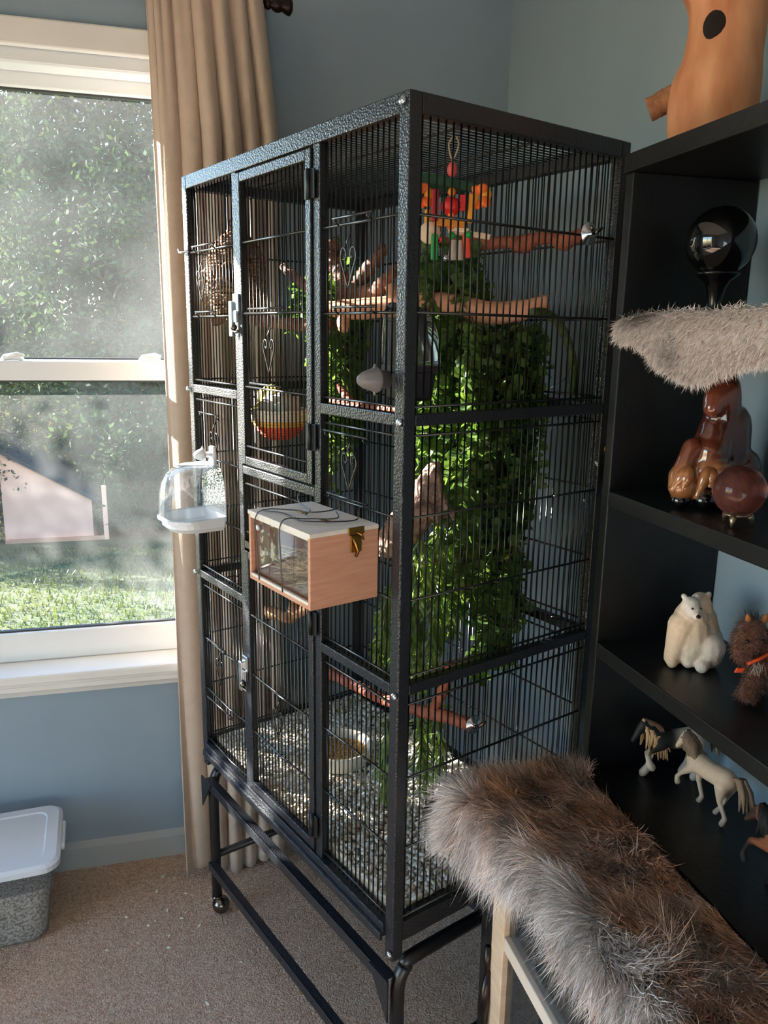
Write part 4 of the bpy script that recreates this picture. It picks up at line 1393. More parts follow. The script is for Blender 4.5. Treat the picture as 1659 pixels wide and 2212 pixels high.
WPL = mat('feeder_white', srgb(226, 232, 238), .3)
t = thing('hooded_feeder', 'white bird feeder with clear hood clipped outside the left front panel', 'bird feeder', C(.59, -.055, .945))
def frect(in_, z, dx=0.0):
    s0, s1, d0, d1 = .530 + in_, .648 - in_, -.108 + in_ * 1.2 + dx, -.005
    o = []
    r1 = .045
    for cx, cy, a0, r in ((d1 - .006, s1 - .006, 0, .006), (d0 + r1, s1 - r1, 90, r1), (d0 + r1, s0 + r1, 180, r1), (d1 - .006, s0 + .006, 270, .006)):
        for k in range(7):
            a_ = math.radians(a0 + 90 * k / 6)
            o.append(tuple(C(cy + r * math.sin(a_), cx + r * math.cos(a_), z)))
    return o
mb = MB(); mb.add(*loft([frect(.022, .9465), frect(.012, .949), frect(.004, .958), frect(.003, .968), frect(-.002, .970), frect(-.002, .975), frect(.002, .977), frect(.006, .975), frect(.012, .962), frect(.016, .958)]))
obj('tray', mb, WPL, t)
lp = [frect(.000, .977), frect(.0005, .995), frect(.002, 1.018), frect(.005, 1.038), frect(.011, 1.055), frect(.019, 1.066), frect(.026, 1.0695)]
v_, f_ = loft(lp, False)
mb = MB(); mb.add(v_, f_, None, True)
obj('hood', mb, CLEAR, t)
ft_ = MB(); L_ = frect(.029, 1.0685)
ft_.add(*loft([frect(.025, 1.0685), frect(.025, 1.0710)], True))
obj('hood_top', ft_, glass_mat('frosted_plastic', tint=(.9, .93, .95, 1), gloss=.08, dust=.35, dustcol=(.8, .84, .88, 1), dscale=160), t)
sp = MB(); sg_ = random.Random(12)
for k in range(420):
    s_ = sg_.uniform(.536, .642); z_ = .985 + .075 * sg_.random() ** 1.3
    a_ = C(s_, -.0085, z_)
    h_ = sg_.uniform(.0008, .0024)
    sp.obox(a_, FDV * h_, -SDV * .0006, ZV * h_ * sg_.uniform(.6, 1.4))
obj('seed_dust', sp, mat('seed_specks', srgb(60, 58, 58), .9), t, kind='stuff')
obj('clip', cbox(cbox(MB(), .572, .592, -.012, -.003, 1.062, 1.105, .003), .575, .589, -.022, -.010, 1.062, 1.072, .003), WPL, t)
obj('knob', MB().lathe([(0, .030), (.005, .028), (.009, .022), (.012, .014), (.0115, .010), (.005, .009), (.005, -.010), (0, -.010)], C(.582, -.016, 1.090), -SDV, 18), WPL, t)
obj('knob_wing', MB().ball(C(.582, -.028, 1.090), (.003, .003, .016), 12, 8), WPL, t)

PLY = mat('nest_box_wood', srgb(196, 142, 114), .6, col2=srgb(208, 158, 128), scale=22, stretch=(1, 1, 9), bump=.1, bscale=90)
PLYT = mat('nest_box_pale_wood', srgb(220, 212, 200), .6, col2=srgb(232, 224, 212), scale=30, stretch=(1, 5, 1), bump=.08, bscale=90)
S0, S1, D0, D1, B0, B1 = .046, .222, -.113, -.004, .957, 1.062
t = thing('nest_box', 'pale wooden nest box with glass front and brass latch wired to the cage', 'nest box', C((S0 + S1) / 2, (D0 + D1) / 2, B0))
th = .006
obj('side_panel', cbox(MB(), S0, S0 + th, D0, D1, B0, B1 - th, .0006), PLY, t)
obj('side_panel', cbox(MB(), S1 - th, S1, D0, D1, B0, B1 - th, .0006), PLY, t)
obj('floor_panel', cbox(MB(), S0 + th, S1 - th, D0, D1, B0, B0 + th, .0006), PLY, t)
obj('back_panel', cbox(MB(), S0 + th, S1 - th, D1 - th, D1, B0 + th, B1 - th, .0006), PLY, t)
SM_ = S0 + (S1 - S0) * .42
obj('lid', cbox(MB(), S0 - .001, S1 + .001, D0 - .001, D1, B1 - th, B1, .0006), PLYT, t)
obj('front_trim', cbox(MB(), S0 + th, S1 - th, D0, D0 + .004, B0 + th, B0 + th + .004), PLYT, t)
obj('front_trim', cbox(MB(), S0 + th, S1 - th, D0, D0 + .004, B1 - th - .004, B1 - th), PLYT, t)
obj('glass_front', cbox(MB(), S0 + th, S1 - th, D0 + .006, D0 + .0075, B0 + th, B1 - th), glass_mat('nest_box_glass', tint=(.97, .97, .97, 1), gloss=.05, dust=.02), t)
for s_ in (.10, .165):
    obj('lid_hinge', cbox(MB(), s_ - .010, s_ + .010, D0 + .052, D0 + .060, B1, B1 + .0015, .0004), MATS['brass'], t)
la = MB()
cbox(la, S0 - .0025, S0, D0 + .062, D0 + .080, B1 - .034, B1 - .010, .0008)
cbox(la, S0 - .003, S0 - .0005, D0 + .058, D0 + .084, B1 - .009, B1 + .001, .0008)
la.tube([C(S0 - .004, D0 + .064, B1 - .012), C(S0 - .008, D0 + .066, B1 - .02), C(S0 - .006, D0 + .072, B1 - .032), C(S0 - .003, D0 + .070, B1 - .040)], .002, 8)
la.tube([C(S0 - .004, D0 + .070, B1 - .006), C(S0 - .009, D0 + .074, B1 - .008), C(S0 - .007, D0 + .080, B1 - .016)], .0018, 8)
obj('brass_latch', la, MATS['brass'], t, label='shiny brass hook latch')
for s_, d_, z_ in ((S1 - .020, D0 + .004, 1.038), (S0 + .075, D0 + .060, 1.005)):
    obj('white_screw', MB().lathe([(0, .004), (.004, .003), (.0045, 0), (0, 0)], C(s_, D0 + .006 if d_ < D0 + .01 else D1 - th, z_), -SDV, 12), WPL, t)
for k_, pts in enumerate(([(.20, -.10, 0), (.17, -.09, .002), (.14, -.085, .001), (.10, -.09, .003), (.07, -.03, .002), (.10, .0, .004)],
                          [(.12, -.114, -.10), (.12, -.116, -.05), (.12, -.114, .001), (.11, -.08, .003), (.08, -.05, .006), (.13, -.02, .003)],
                          [(.19, -.114, -.10), (.19, -.116, -.05), (.19, -.114, .001), (.165, -.07, .004), (.13, -.06, .006), (.12, -.03, .008), (.14, -.002, .010)],
                          [(.22, -.03, .014), (.20, -.04, .006), (.16, -.045, .002), (.13, -.07, .004)])):
    obj('tie_wire', MB().tube([tuple(q) for q in spline([C(a_, b_, B1 + .001 + c_) for a_, b_, c_ in pts], 5)], .0010, 5), mat('grey_wire', srgb(90, 88, 88), .4, .8), t)
hy = MB(); rh = random.Random(3)
for k in range(900):
    p0 = C(rh.uniform(S0 + .012, S1 - .05), rh.uniform(D0 + .02, D1 - .012), B0 + th + .002 + .042 * rh.random() ** 1.6)
    v_ = (FDV * rh.gauss(0, .016) + SDV * rh.gauss(0, .012) + ZV * rh.gauss(0, .006))
    p1 = C(min(S1 - .01, max(S0 + .01, (p0 + v_).dot(FDV))), min(D1 - .01, max(D0 + .012, (p0 + v_).dot(SDV))), max(B0 + th + .001, min(B1 - .03, (p0 + v_).z)))
    w_ = Vector((0, 0, .0008))
    hy.add([p0 - w_, p0 + w_, p1 + w_, p1 - w_], [(0, 1, 2, 3)])
obj('straw', hy, mat('straw', srgb(224, 200, 152), .8, var=.25, scale=60), t, kind='stuff')
# ------------------------------------------------------------------ bookcase along the right wall
BLK = mat('black_stained_wood', srgb(12, 12, 13), .42, col2=srgb(20, 20, 22), scale=24, stretch=(1, 1, 1), bump=.15, bscale=90)
BX0, BX1, BY0, BY1 = .305, .497, -1.25, .018
bk_ = thing('bookcase', 'tall black wooden bookcase with open shelves against the right wall', 'bookcase', (.40, -.6, 0))
def bp(name, x0, x1, y0, y1, z0, z1):
    return obj(name, MB().bev((x0, y0, z0), (x1 - x0, 0, 0), (0, y1 - y0, 0), (0, 0, z1 - z0), .0015), BLK, bk_)
bp('side_panel', BX0, BX1, 0.0, BY1, 0, 1.527)
bp('side_panel', BX0, BX1, BY0, BY0 + .018, 0, 1.527)
bp('top_board', BX0 - .003, BX1, BY0, BY1 + .002, 1.5275, 1.551)
ZS = {'E': 1.334, 'A': 1.104, 'B': .876, 'C': .665, 'D': .43, 'F': .08}
for k, z in ZS.items():
    bp('shelf', BX0, BX1, BY0 + .0185, -.0005, z - .022, z)

# ------------------------------------------------------------------ glass-fronted cabinet under the fur throw
BEIGE = mat('pale_door_wood', srgb(214, 184, 154), .5, col2=srgb(228, 202, 174), scale=18, stretch=(1, 1, 6))
cb = thing('glass_cabinet', 'low black cabinet with pale wood framed glass door under the fur throw', 'cabinet', (.22, -.5, 0))
CX0, CX1, CY0, CY1, CZ = .140, .298, -1.0, -.005, .660
def cbp(name, x0, x1, y0, y1, z0, z1, m=BLK, r=.002, parent=cb):
    return obj(name, MB().bev((x0, y0, z0), (x1 - x0, 0, 0), (0, y1 - y0, 0), (0, 0, z1 - z0), r), m, parent)
cbp('top_board', CX0 - .002, CX1, CY0, CY1, CZ - .018, CZ)
cbp('end_panel', CX0 + .02, CX1, CY1 - .015, CY1, 0, CZ - .0185)
cbp('end_panel', CX0 + .02, CX1, CY0, CY0 + .015, 0, CZ - .0185)
cbp('back_panel', CX1 - .008, CX1, CY0 + .0155, CY1 - .0155, 0, CZ - .0185)
cbp('floor_panel', CX0 + .02, CX1 - .0085, CY0 + .0155, CY1 - .0155, .03, .045)
cbp('front_post', CX0, CX0 + .0195, -.030, CY1, 0, CZ - .0185, BLK, .004)
cbp('front_post', CX0 - .003, CX0 + .0195, -.062, -.0305, 0, CZ - .0185, BLK, .004)
dr = bpy.data.objects.new('door', None); COL.objects.link(dr); dr.parent = cb; dr.location = Vector((.14, -.3, .05)) - worldloc(cb)
cbp('door_stile', CX0 - .008, CX0 + .010, -.104, -.064, .05, CZ - .02, BEIGE, .0015, dr)
cbp('door_stile', CX0 - .008, CX0 + .010, -.52, -.48, .05, CZ - .02, BEIGE, .0015, dr)
for z in (.05, .250, .468, .590):
    cbp('door_rail', CX0 - .007, CX0 + .009, -.48, -.104, z, z + .022, mat('pale_rail', srgb(222, 206, 188), .5), .0015, dr)
cbp('inner_rail', CX0 + .016, CX0 + .024, -.46, -.11, .462, .484, mat('grey_rail', srgb(120, 118, 118), .5), .001, dr)
obj('glass', MB().box(CX0 + .001, CX0 + .003, -.48, -.104, .072, .59), glass_mat('cabinet_glass', tint=(.9, .92, .92, 1), gloss=.1, dust=.03), dr)
hg = MB()
hg.tube([(CX0 - .012, -.063, .38), (CX0 - .012, -.063, .44)], .005, 8)
hg.tube([(CX0 - .016, -.066, .30), (CX0 - .016, -.066, .35), (CX0 - .010, -.064, .40)], [.006, .009, .005], 8)
obj('hinge', hg, mat('dark_hardware', srgb(58, 52, 50), .3, .9), dr)

# ------------------------------------------------------------------ hair ribbons
def ribbons(roots, dirs, normals, length, width, cols_root, cols_tip, rn, curl=.25, grav=.25, nseg=4, kink=.0):
    n = len(roots)
    m = nseg + 1
    side = np.cross(dirs, rn.normal(size=(n, 3)))
    side /= np.linalg.norm(side, axis=1)[:, None] + 1e-9
    bend = rn.normal(0, curl, (n, 3))
    P = np.zeros((n, m, 3))
    for k in range(m):
        t = k / nseg
        P[:, k] = roots + (dirs * t + bend * t * t - np.array([0, 0, grav]) * t * t) * length[:, None]
    V = np.zeros((n, 2 * m - 1, 3))
    W_ = np.array([1, .95, .8, .55, .25])[:nseg] if nseg <= 5 else np.linspace(1, .2, nseg)
    for k in range(nseg):
        w_ = (width * W_[k])[:, None] * side
        V[:, 2 * k] = P[:, k] - w_
        V[:, 2 * k + 1] = P[:, k] + w_
    V[:, 2 * nseg] = P[:, nseg]
    nv = 2 * m - 1
    base = (np.arange(n) * nv)[:, None]
    me = bpy.data.meshes.new('fur')
    quads = np.concatenate([base + np.array([[2 * k, 2 * k + 1, 2 * k + 3, 2 * k + 2]]) for k in range(nseg - 1)], 0) if nseg > 1 else np.zeros((0, 4), int)
    tris = base + np.array([[2 * nseg - 2, 2 * nseg - 1, 2 * nseg]])
    nl = quads.size + tris.size
    me.vertices.add(n * nv)
    me.vertices.foreach_set('co', V.reshape(-1).astype('f'))
    me.loops.add(nl)
    me.loops.foreach_set('vertex_index', np.concatenate([quads.ravel(), tris.ravel()]).astype('i'))
    me.polygons.add(len(quads) + len(tris))
    st_ = np.concatenate([np.arange(len(quads)) * 4, len(quads) * 4 + np.arange(len(tris)) * 3]).astype('i')
    me.polygons.foreach_set('loop_start', st_)
    me.polygons.foreach_set('use_smooth', np.ones(len(st_), bool))
    col = np.ones((n, nv, 4), 'f')
    for k in range(nseg + 1):
        t = k / nseg
        c = cols_root * (1 - t) + cols_tip * t
        if k < nseg:
            col[:, 2 * k, :3] = c; col[:, 2 * k + 1, :3] = c
        else:
            col[:, 2 * k, :3] = c
    ca = me.color_attributes.new('Col', 'FLOAT_COLOR', 'POINT')
    ca.data.foreach_set('color', col.ravel())
    me.update(); me.validate()
    return me
def fur_obj(me, m, parent, name='fur'):
    me.materials.append(m)
    o = bpy.data.objects.new(name, me)
    COL.objects.link(o)
    o.parent = parent
    o.location = -worldloc(parent)
    o['kind'] = 'stuff'
    return o
FURM = mat('fur_fibre', (1, 1, 1), .55, attr=True, spec=.35, sheen=.2)
def cn(p, sc, off=0.0):
    return np.array([mnoise.noise(Vector((q[0] * sc + off, q[1] * sc, q[2] * sc))) for q in p])

# ------------------------------------------------------------------ fur throw
tw = thing('fur_throw', 'shaggy grey and brown faux fur throw draped over the cabinet', 'fur throw', (.2, -.3, CZ))
def throw_pt(u, v):
    """u 0..1 across from bookcase to the hanging hem, v 0..1 from far end towards the camera"""
    y = .004 - .80 * v
    hem = .052 - .040 * min(1, max(0, (v - .10) / .22)) + .010 * math.sin(y * 17 + 1) + .006 * math.sin(y * 41)
    flat = .186 - .042 * min(1, max(0, (v - .04) / .26))
    tot = flat + .03 + hem
    a = u * tot
    bump = .006 * mnoise.noise(Vector((a * 14, y * 9, 3)))
    z0 = CZ + .012 + bump + .006 * math.sin(y * 8)
    xo = .006 * math.sin(y * 23)
    if a < flat:
        x, z = .298 - a, z0
    elif a < flat + .03:
        t = (a - flat) / .03 * math.pi / 2
        x, z = .298 - flat - .019 * math.sin(t) + xo * math.sin(t), z0 - .019 * (1 - math.cos(t))
    else:
        h = a - flat - .03
        x, z = .298 - flat - .019 + xo - .04 * h, z0 - .019 - h
    # far end rolls down a little
    if v < .05:
        t = (1 - v / .05)
        z -= .010 * t * t
    return Vector((x, y, z))
NU_, NV_ = 40, 90
mb = MB()
mb.add([throw_pt(i / NU_, k / NV_) for k in range(NV_ + 1) for i in range(NU_ + 1)],
       [(k * (NU_ + 1) + i, k * (NU_ + 1) + i + 1, (k + 1) * (NU_ + 1) + i + 1, (k + 1) * (NU_ + 1) + i) for k in range(NV_) for i in range(NU_)], None, True)
bo = obj('backing', mb, mat('throw_backing', srgb(84, 70, 62), .95), tw)
md = bo.modifiers.new('thick', 'SOLIDIFY'); md.thickness = .006
rn = np.random.default_rng(21)
NH = 62000
uu = rn.random(NH); vv = rn.random(NH) ** 1.15 * .85
extra = 5000                                     # the far edge is extra shaggy
uu[:extra] = rn.random(extra); vv[:extra] = rn.random(extra) * .05
grid = np.array([[throw_pt(i / 60, k / 140) for i in range(61)] for k in range(141)])
def samp(u, v):
    fu, fv = np.clip(u, 0, .9999) * 60, np.clip(v, 0, .9999) * 140
    i, k = fu.astype(int), fv.astype(int)
    a, b = (fu - i)[:, None], (fv - k)[:, None]
    return grid[k, i] * (1 - a) * (1 - b) + grid[k, i + 1] * a * (1 - b) + grid[k + 1, i] * (1 - a) * b + grid[k + 1, i + 1] * a * b
R0 = samp(uu, vv)
du = samp(uu + .012, vv) - samp(uu - .012, vv)
dv = samp(uu, vv + .008) - samp(uu, vv - .008)
Nn = np.cross(du, dv); Nn /= np.linalg.norm(Nn, axis=1)[:, None] + 1e-9
du /= np.linalg.norm(du, axis=1)[:, None] + 1e-9
dv /= np.linalg.norm(dv, axis=1)[:, None] + 1e-9
Nn[Nn[:, 2] < -.2] *= -1
flip = (Nn @ np.array([-.6, 0, .8])) < 0
Nn[flip] *= -1
# flow: mostly towards the hem, swirling with low-frequency noise, plus clumps
cl = np.floor(R0 * 75 + rn.normal(0, .35, R0.shape)).astype(int)
h_ = (cl[:, 0] * 73856093 ^ cl[:, 1] * 19349663 ^ cl[:, 2] * 83492791) & 0xffff
cr = np.random.default_rng(2).normal(size=(65536, 3))[h_]
ang = 1.1 * cn(R0, 9.0) + .45 + .5 * cn(R0, 22.0, 5)
# a cowlick where the pile whirls
cw_ = np.array([.185, -.335])
rel = R0[:, :2] - cw_
rr_ = np.linalg.norm(rel, axis=1)
fl_ = du * np.cos(ang)[:, None] + dv * np.sin(ang)[:, None] * .9
sw = np.stack([-rel[:, 1], rel[:, 0], np.zeros(NH)], 1) / (rr_[:, None] + 1e-6)
wsw = np.exp(-(rr_ / .045) ** 2)[:, None]
fl_ = fl_ * (1 - wsw) + sw * wsw
lift = .40 + .12 * rn.normal(size=NH) + .45 * (vv < .05)
edge_f = (vv < .05)[:, None] * np.array([[0, .5, .15]])
Dd = fl_ * .85 + Nn * lift[:, None] + .20 * cr + .07 * rn.normal(size=(NH, 3)) + edge_f
Dd /= np.linalg.norm(Dd, axis=1)[:, None]
Ln = rn.uniform(.026, .052, NH) * np.interp(uu, [0, .15], [.6, 1]) * (1 + .25 * cn(R0, 12, 9))
pale = np.array(srgb(236, 230, 228)[:3]); brown = np.array(srgb(226, 170, 128)[:3]); dark = np.array(srgb(62, 52, 50)[:3]); pink = np.array(srgb(236, 200, 176)[:3]); grey = np.array(srgb(182, 168, 160)[:3])
n1 = np.clip(cn(R0, 16, 1) * 1.6 + .5 + .15 * rn.normal(size=NH), 0, 1)[:, None]
n2 = np.clip(cn(R0, 30, 7) * 2.2 + .35 + .25 * rn.normal(size=NH), 0, 1)[:, None]
hang = np.clip((uu - .55) / .2, 0, 1)[:, None]
near = np.clip((vv - .30) / .15, 0, 1)[:, None]
top_c = brown * (1 - n1) + pink * .8 * n1
side_c = pale * n1 + pink * (1 - n1)
rootc = (top_c * (1 - hang) + side_c * hang) * .8
tipc = (top_c * .95) * (1 - hang) + pale * hang
tipc = tipc * (1 - near * .5) + grey * 1.1 * near * .5
tipc = tipc * (1 - n2 * (.85 - .35 * hang)) + dark * n2 * (.85 - .35 * hang)
var_ = rn.uniform(.8, 1.2, (NH, 1)) * (1 + .34 * np.random.default_rng(4).normal(size=65536)[h_])[:, None].clip(.3, 1.7)
me = ribbons(R0, Dd, Nn, Ln, rn.uniform(.0004, .00075, NH), rootc * var_, tipc * var_, rn, .18, .20, 5)
fur_obj(me, FURM, tw)

# ------------------------------------------------------------------ white pelt over the eye-level shelf
pt_ = thing('white_pelt', 'white furry pelt with grey patch hanging over the eye-level bookcase shelf', 'fur pelt', (.287, -.2, 1.27))
caps = [((.287, -.034, 1.327), (.287, -.085, 1.330), .015, .018, None), ((.287, -.085, 1.328), (.287, -.135, 1.318), .020, .031, None), ((.287, -.135, 1.316), (.287, -.19, 1.309), .033, .039, None),
        ((.287, -.19, 1.309), (.287, -.245, 1.318), .038, .031, None), ((.287, -.245, 1.320), (.287, -.36, 1.324), .028, .026, None), ((.287, -.36, 1.324), (.287, -.52, 1.322), .026, .024, None)]
po = blob('hide', caps, mat('pelt_hide', srgb(206, 196, 190), .9), pt_, .004, 6)
me = po.data
lo = worldloc(po)
for v in me.vertices:
    wx = v.co.x + lo.x
    v.co.x = (.287 + (wx - .287) * .38) - lo.x
flp = MB()
flp.add([(x, y, 1.3365 + .006 * math.sin(y * 30) * 0 + (.010 if x < .30 else .004)) for y in np.linspace(-.06, -.5, 12) for x in (.285, .298, .33, .37)],
        [(k * 4 + i, k * 4 + i + 1, (k + 1) * 4 + i + 1, (k + 1) * 4 + i) for k in range(11) for i in range(3)], None, True)
obj('flap', flp, MATS['pelt_hide'], pt_)
nv = len(me.vertices)
co = np.array([v.co[:] for v in me.vertices]) + np.array(lo)
nr_ = np.array([v.normal[:] for v in me.vertices])
tri = [tuple(p_.vertices) for p_ in me.polygons]
ti = rn.integers(0, len(tri), 26000)
bw = rn.random((26000, 2)); 
Q = np.array([[co[tri[i][0]], co[tri[i][1]], co[tri[i][2]], co[tri[i][-1]]] for i in ti])
Rt = (Q[:, 0] * (1 - bw[:, :1]) + Q[:, 1] * bw[:, :1]) * (1 - bw[:, 1:]) + (Q[:, 3] * (1 - bw[:, :1]) + Q[:, 2] * bw[:, :1]) * bw[:, 1:]
Nr = np.array([nr_[tri[i][0]] for i in ti]).astype(float)
Nr[:, 0] *= 2; Nr /= np.linalg.norm(Nr, axis=1)[:, None] + 1e-9
D2 = Nr * .55 + np.array([[-.1, -.35, -.55]]) + .22 * rn.normal(size=(len(Rt), 3))
D2[:, 0] = np.minimum(D2[:, 0], .25)
D2 /= np.linalg.norm(D2, axis=1)[:, None]
gp = np.clip(np.exp(-(((Rt[:, 1] + .075) / .04) ** 2 + ((Rt[:, 2] - 1.345) / .012) ** 2)) * 1.2 + .5 * np.exp(-(((Rt[:, 1] + .16) / .022) ** 2 + ((Rt[:, 2] - 1.305) / .022) ** 2)) * (.5 + rn.random(len(Rt))), 0, .8)[:, None]
wc = np.array(srgb(232, 220, 214)[:3]); gc = np.array(srgb(104, 92, 86)[:3])
cc_ = (wc * (1 - gp) + gc * gp) * rn.uniform(.85, 1.1, (len(Rt), 1))
fur_obj(ribbons(Rt, D2, Nr, rn.uniform(.008, .014, len(Rt)), rn.uniform(.0003, .0005, len(Rt)), cc_ * .9, cc_, rn, .2, .1, 3), FURM, pt_)

# ------------------------------------------------------------------ log on top of the bookcase
LOG = mat('peeled_log', srgb(178, 112, 76), .7, col2=srgb(222, 162, 120), scale=22, stretch=(1, 1, .3), bump=.4, bscale=40, spec=.25)
lg = thing('peeled_log', 'peeled tan log with dark knot hole and side stub on top of bookcase', 'log', (.385, -.045, 1.551))
prof = [(1.5515, .047, .004, 0), (1.565, .051, .002, 0), (1.60, .0535, .003, .0), (1.63, .0525, .002, .0), (1.655, .047, -.002, 0), (1.685, .0455, -.004, 0), (1.71, .046, -.002, .0), (1.735, .050, .006, 0), (1.76, .054, .010, 0), (1.80, .055, .012, 0), (1.86, .052, .012, 0)]
P = spline([(r, z, e) for z, r, e, _ in prof], 4)
v = []; n = 36
for r, z, e in P:
    for k in range(n):
        a = 2 * math.pi * k / n
        dr_ = 1 + .035 * math.sin(2 * a + 1 + z * 6) + .02 * math.sin(3 * a + z * 20)
        v.append((.385 - ER.x * e * 1.0 + math.cos(a) * r * dr_, -.045 - ER.y * e + math.sin(a) * r * dr_, z))
f = [(i * n + k, i * n + (k + 1) % n, (i + 1) * n + (k + 1) % n, (i + 1) * n + k) for i in range(len(P) - 1) for k in range(n)]
f += [tuple(reversed(range(n))), tuple((len(P) - 1) * n + k for k in range(n))]
obj('trunk', MB().add(v, f, None, True), LOG, lg)
stb = branch([(.372, -.022, 1.628), (.352, -.010, 1.618), (.338, .000, 1.611), (.325, .010, 1.604)], [.020, .017, .0155, .0145], n=14, seed=31, knob=.03)
obj('stub', stb, mat('stub_bark', srgb(120, 76, 50), .85, col2=srgb(166, 112, 76), scale=60, bump=.6, bscale=150), lg, label='rough brown broken stub')
hd = Vector((-.76, -.65, .0)).normalized()
hc = Vector((.385, -.045, 0)) + Vector((hd.x, hd.y, 0)) * .0445 + ZV * 1.679
obj('knot_hole', MB().ball(hc - hd * .002, (.0135, .0045, .0165), 18, 10, None, hd.to_track_quat('Y', 'Z').to_matrix()), mat('hole_dark', srgb(24, 15, 10), .95), lg, label='dark round knot hole')

# ------------------------------------------------------------------ ornaments
DGLASS = mat('black_glass', srgb(10, 10, 11), .05, spec=.7, coat=.5)
t = thing('black_orb', 'glossy black glass globe on a turned stand behind the white pelt', 'globe', (.388, -.078, 1.334))
obj('globe', MB().ball((.388, -.078, 1.436), .0425, 36, 24), DGLASS, t)
obj('stand', MB().lathe([(0, 1.3345), (.030, 1.3345), (.030, 1.339), (.022, 1.343), (.010, 1.350), (.008, 1.360), (.010, 1.372), (.012, 1.380), (.016, 1.388), (.026, 1.395), (.028, 1.398), (.020, 1.400)], (.388, -.078, 0), (0, 0, 1), 24), mat('black_lacquer', srgb(14, 13, 14), .25), t)
AMB = bpy.data.materials.new('amber_glass'); AMB.use_nodes = True
_b = AMB.node_tree.nodes['Principled BSDF']
_b.inputs['Base Color'].default_value = srgb(150, 92, 84); _b.inputs['Roughness'].default_value = .03
_b.inputs['Transmission Weight'].default_value = .75; _b.inputs['IOR'].default_value = 1.3
t = thing('amber_orb', 'reddish clear glass ball on a small metal tripod at shelf front', 'glass ball', (.345, -.215, 1.104))
obj('ball', MB().ball((.345, -.215, 1.1455), .0300, 32, 20), AMB, t)
ob = MB()
ob.tube([Vector((.345 + .014 * math.cos(a), -.215 + .014 * math.sin(a), 1.1175)) for a in np.linspace(0, 6.283, 21)], .0017, 6)
for k in range(3):
    a = 2.3 + k * 2.094 + 1.5
    c_, s_ = math.cos(a), math.sin(a)
    ob.tube([(.345 + .014 * c_, -.215 + .014 * s_, 1.1175), (.345 + .017 * c_, -.215 + .017 * s_, 1.112), (.345 + .019 * c_, -.215 + .019 * s_, 1.1048)], [.004, .0035, .0012], 8)
obj('tripod', ob, mat('antique_silver', srgb(190, 170, 140), .35, .9), t)

fc = Vector((.378, -.108, 1.104))
def fp_(x, y, z):
    return fc + ER * x + EB * y + ZV * z
dk, md_, tn, bl_ = srgb(74, 32, 22), srgb(116, 58, 38), srgb(176, 116, 72), srgb(10, 11, 13)
CER = mat('glazed_ceramic', (1, 1, 1), .10, attr=True, coat=1.0, spec=.6)
t = thing('ceramic_horse', 'glossy brown ceramic draft horse figurine with black hooves on shelf', 'figurine', fc)
caps = [(fp_(.030, .020, .045), fp_(.028, .014, .105), .034, .030, dk), (fp_(.004, 0, .070), fp_(.012, .005, .100), .026, .024, dk), (fp_(.018, .008, .105), fp_(.012, .0, .150), .024, .022, dk),
        (fp_(.014, -.004, .150), fp_(-.002, -.012, .140), .018, .015, md_), (fp_(-.002, -.012, .140), fp_(-.006, -.016, .128), .015, .012, md_),
        (fp_(.0, -.012, .072), fp_(-.004, -.015, .055), .018, .014, md_), (fp_(-.022, -.008, .076), fp_(-.032, -.014, .062), .014, .011, md_), (fp_(-.032, -.014, .062), fp_(-.036, -.016, .040), .011, .015, md_),
        (fp_(-.036, -.016, .040), fp_(-.034, -.018, .028), .017, .019, tn), (fp_(-.010, -.020, .052), fp_(-.022, -.022, .018), .010, .007, tn), (fp_(.006, -.020, .052), fp_(.030, -.018, .012), .013, .012, tn),
        (fp_(.016, -.020, .050), fp_(.046, -.010, .014), .011, .012, tn), (fp_(.0, -.024, .050), fp_(.010, -.026, .020), .008, .008, tn),
        (fp_(.050, .012, .050), fp_(.052, .012, .012), .026, .020, dk), (fp_(-.036, -.018, .016), fp_(-.036, -.018, .010), .012, .012, bl_), (fp_(-.012, -.026, .020), fp_(-.006, -.028, .012), .012, .013, bl_), (fp_(.006, .0, .012), fp_(.03, .0, .012), .013, .013, bl_)]
blob('body', caps, CER, t, .0022, 7, blend=1.6)
BHOOF = mat('glazed_black', srgb(8, 9, 11), .08, coat=1.0)
for hx, hy, r_ in ((-.036, -.020, .0125), (-.008, -.028, .0150), (.018, .0, .013)):
    obj('hoof', MB().ball(fp_(hx, hy, r_ * .82), (r_, r_, r_ * .85), 18, 10), BHOOF, t)
for k, (x0, x1, y1, z1) in enumerate(((-.004, -.020, -.030, .014), (-.002, -.006, -.034, .030), (.004, .012, -.036, .026), (.006, .022, -.034, .012), (.008, .034, -.028, .006), (.012, .044, -.020, .008), (-.030, -.050, -.024, .022), (-.030, -.040, -.030, .022))):
    P_ = spline([fp_(x0, -.020, .054), fp_((x0 + x1) / 2, (y1 - .024) / 2 - .004, .042), fp_(x1, y1, z1)], 6)
    obj('feathering', MB().tube([tuple(q) for q in P_], [.005 + .0035 * math.sin(math.pi * min(1, i / 10)) for i in range(len(P_))], 10), mat('glazed_tan', srgb(168, 108, 66), .10, coat=1.0, var=.12, scale=60), t)

def fig(name, label, cat, c, caps, m, voxel=.0018, sm=5, rough=0, parts=()):
    t = thing(name, label, cat, c)
    blob('body', caps, m, t, voxel, sm, rough, 150, blend=2.0)
    return t
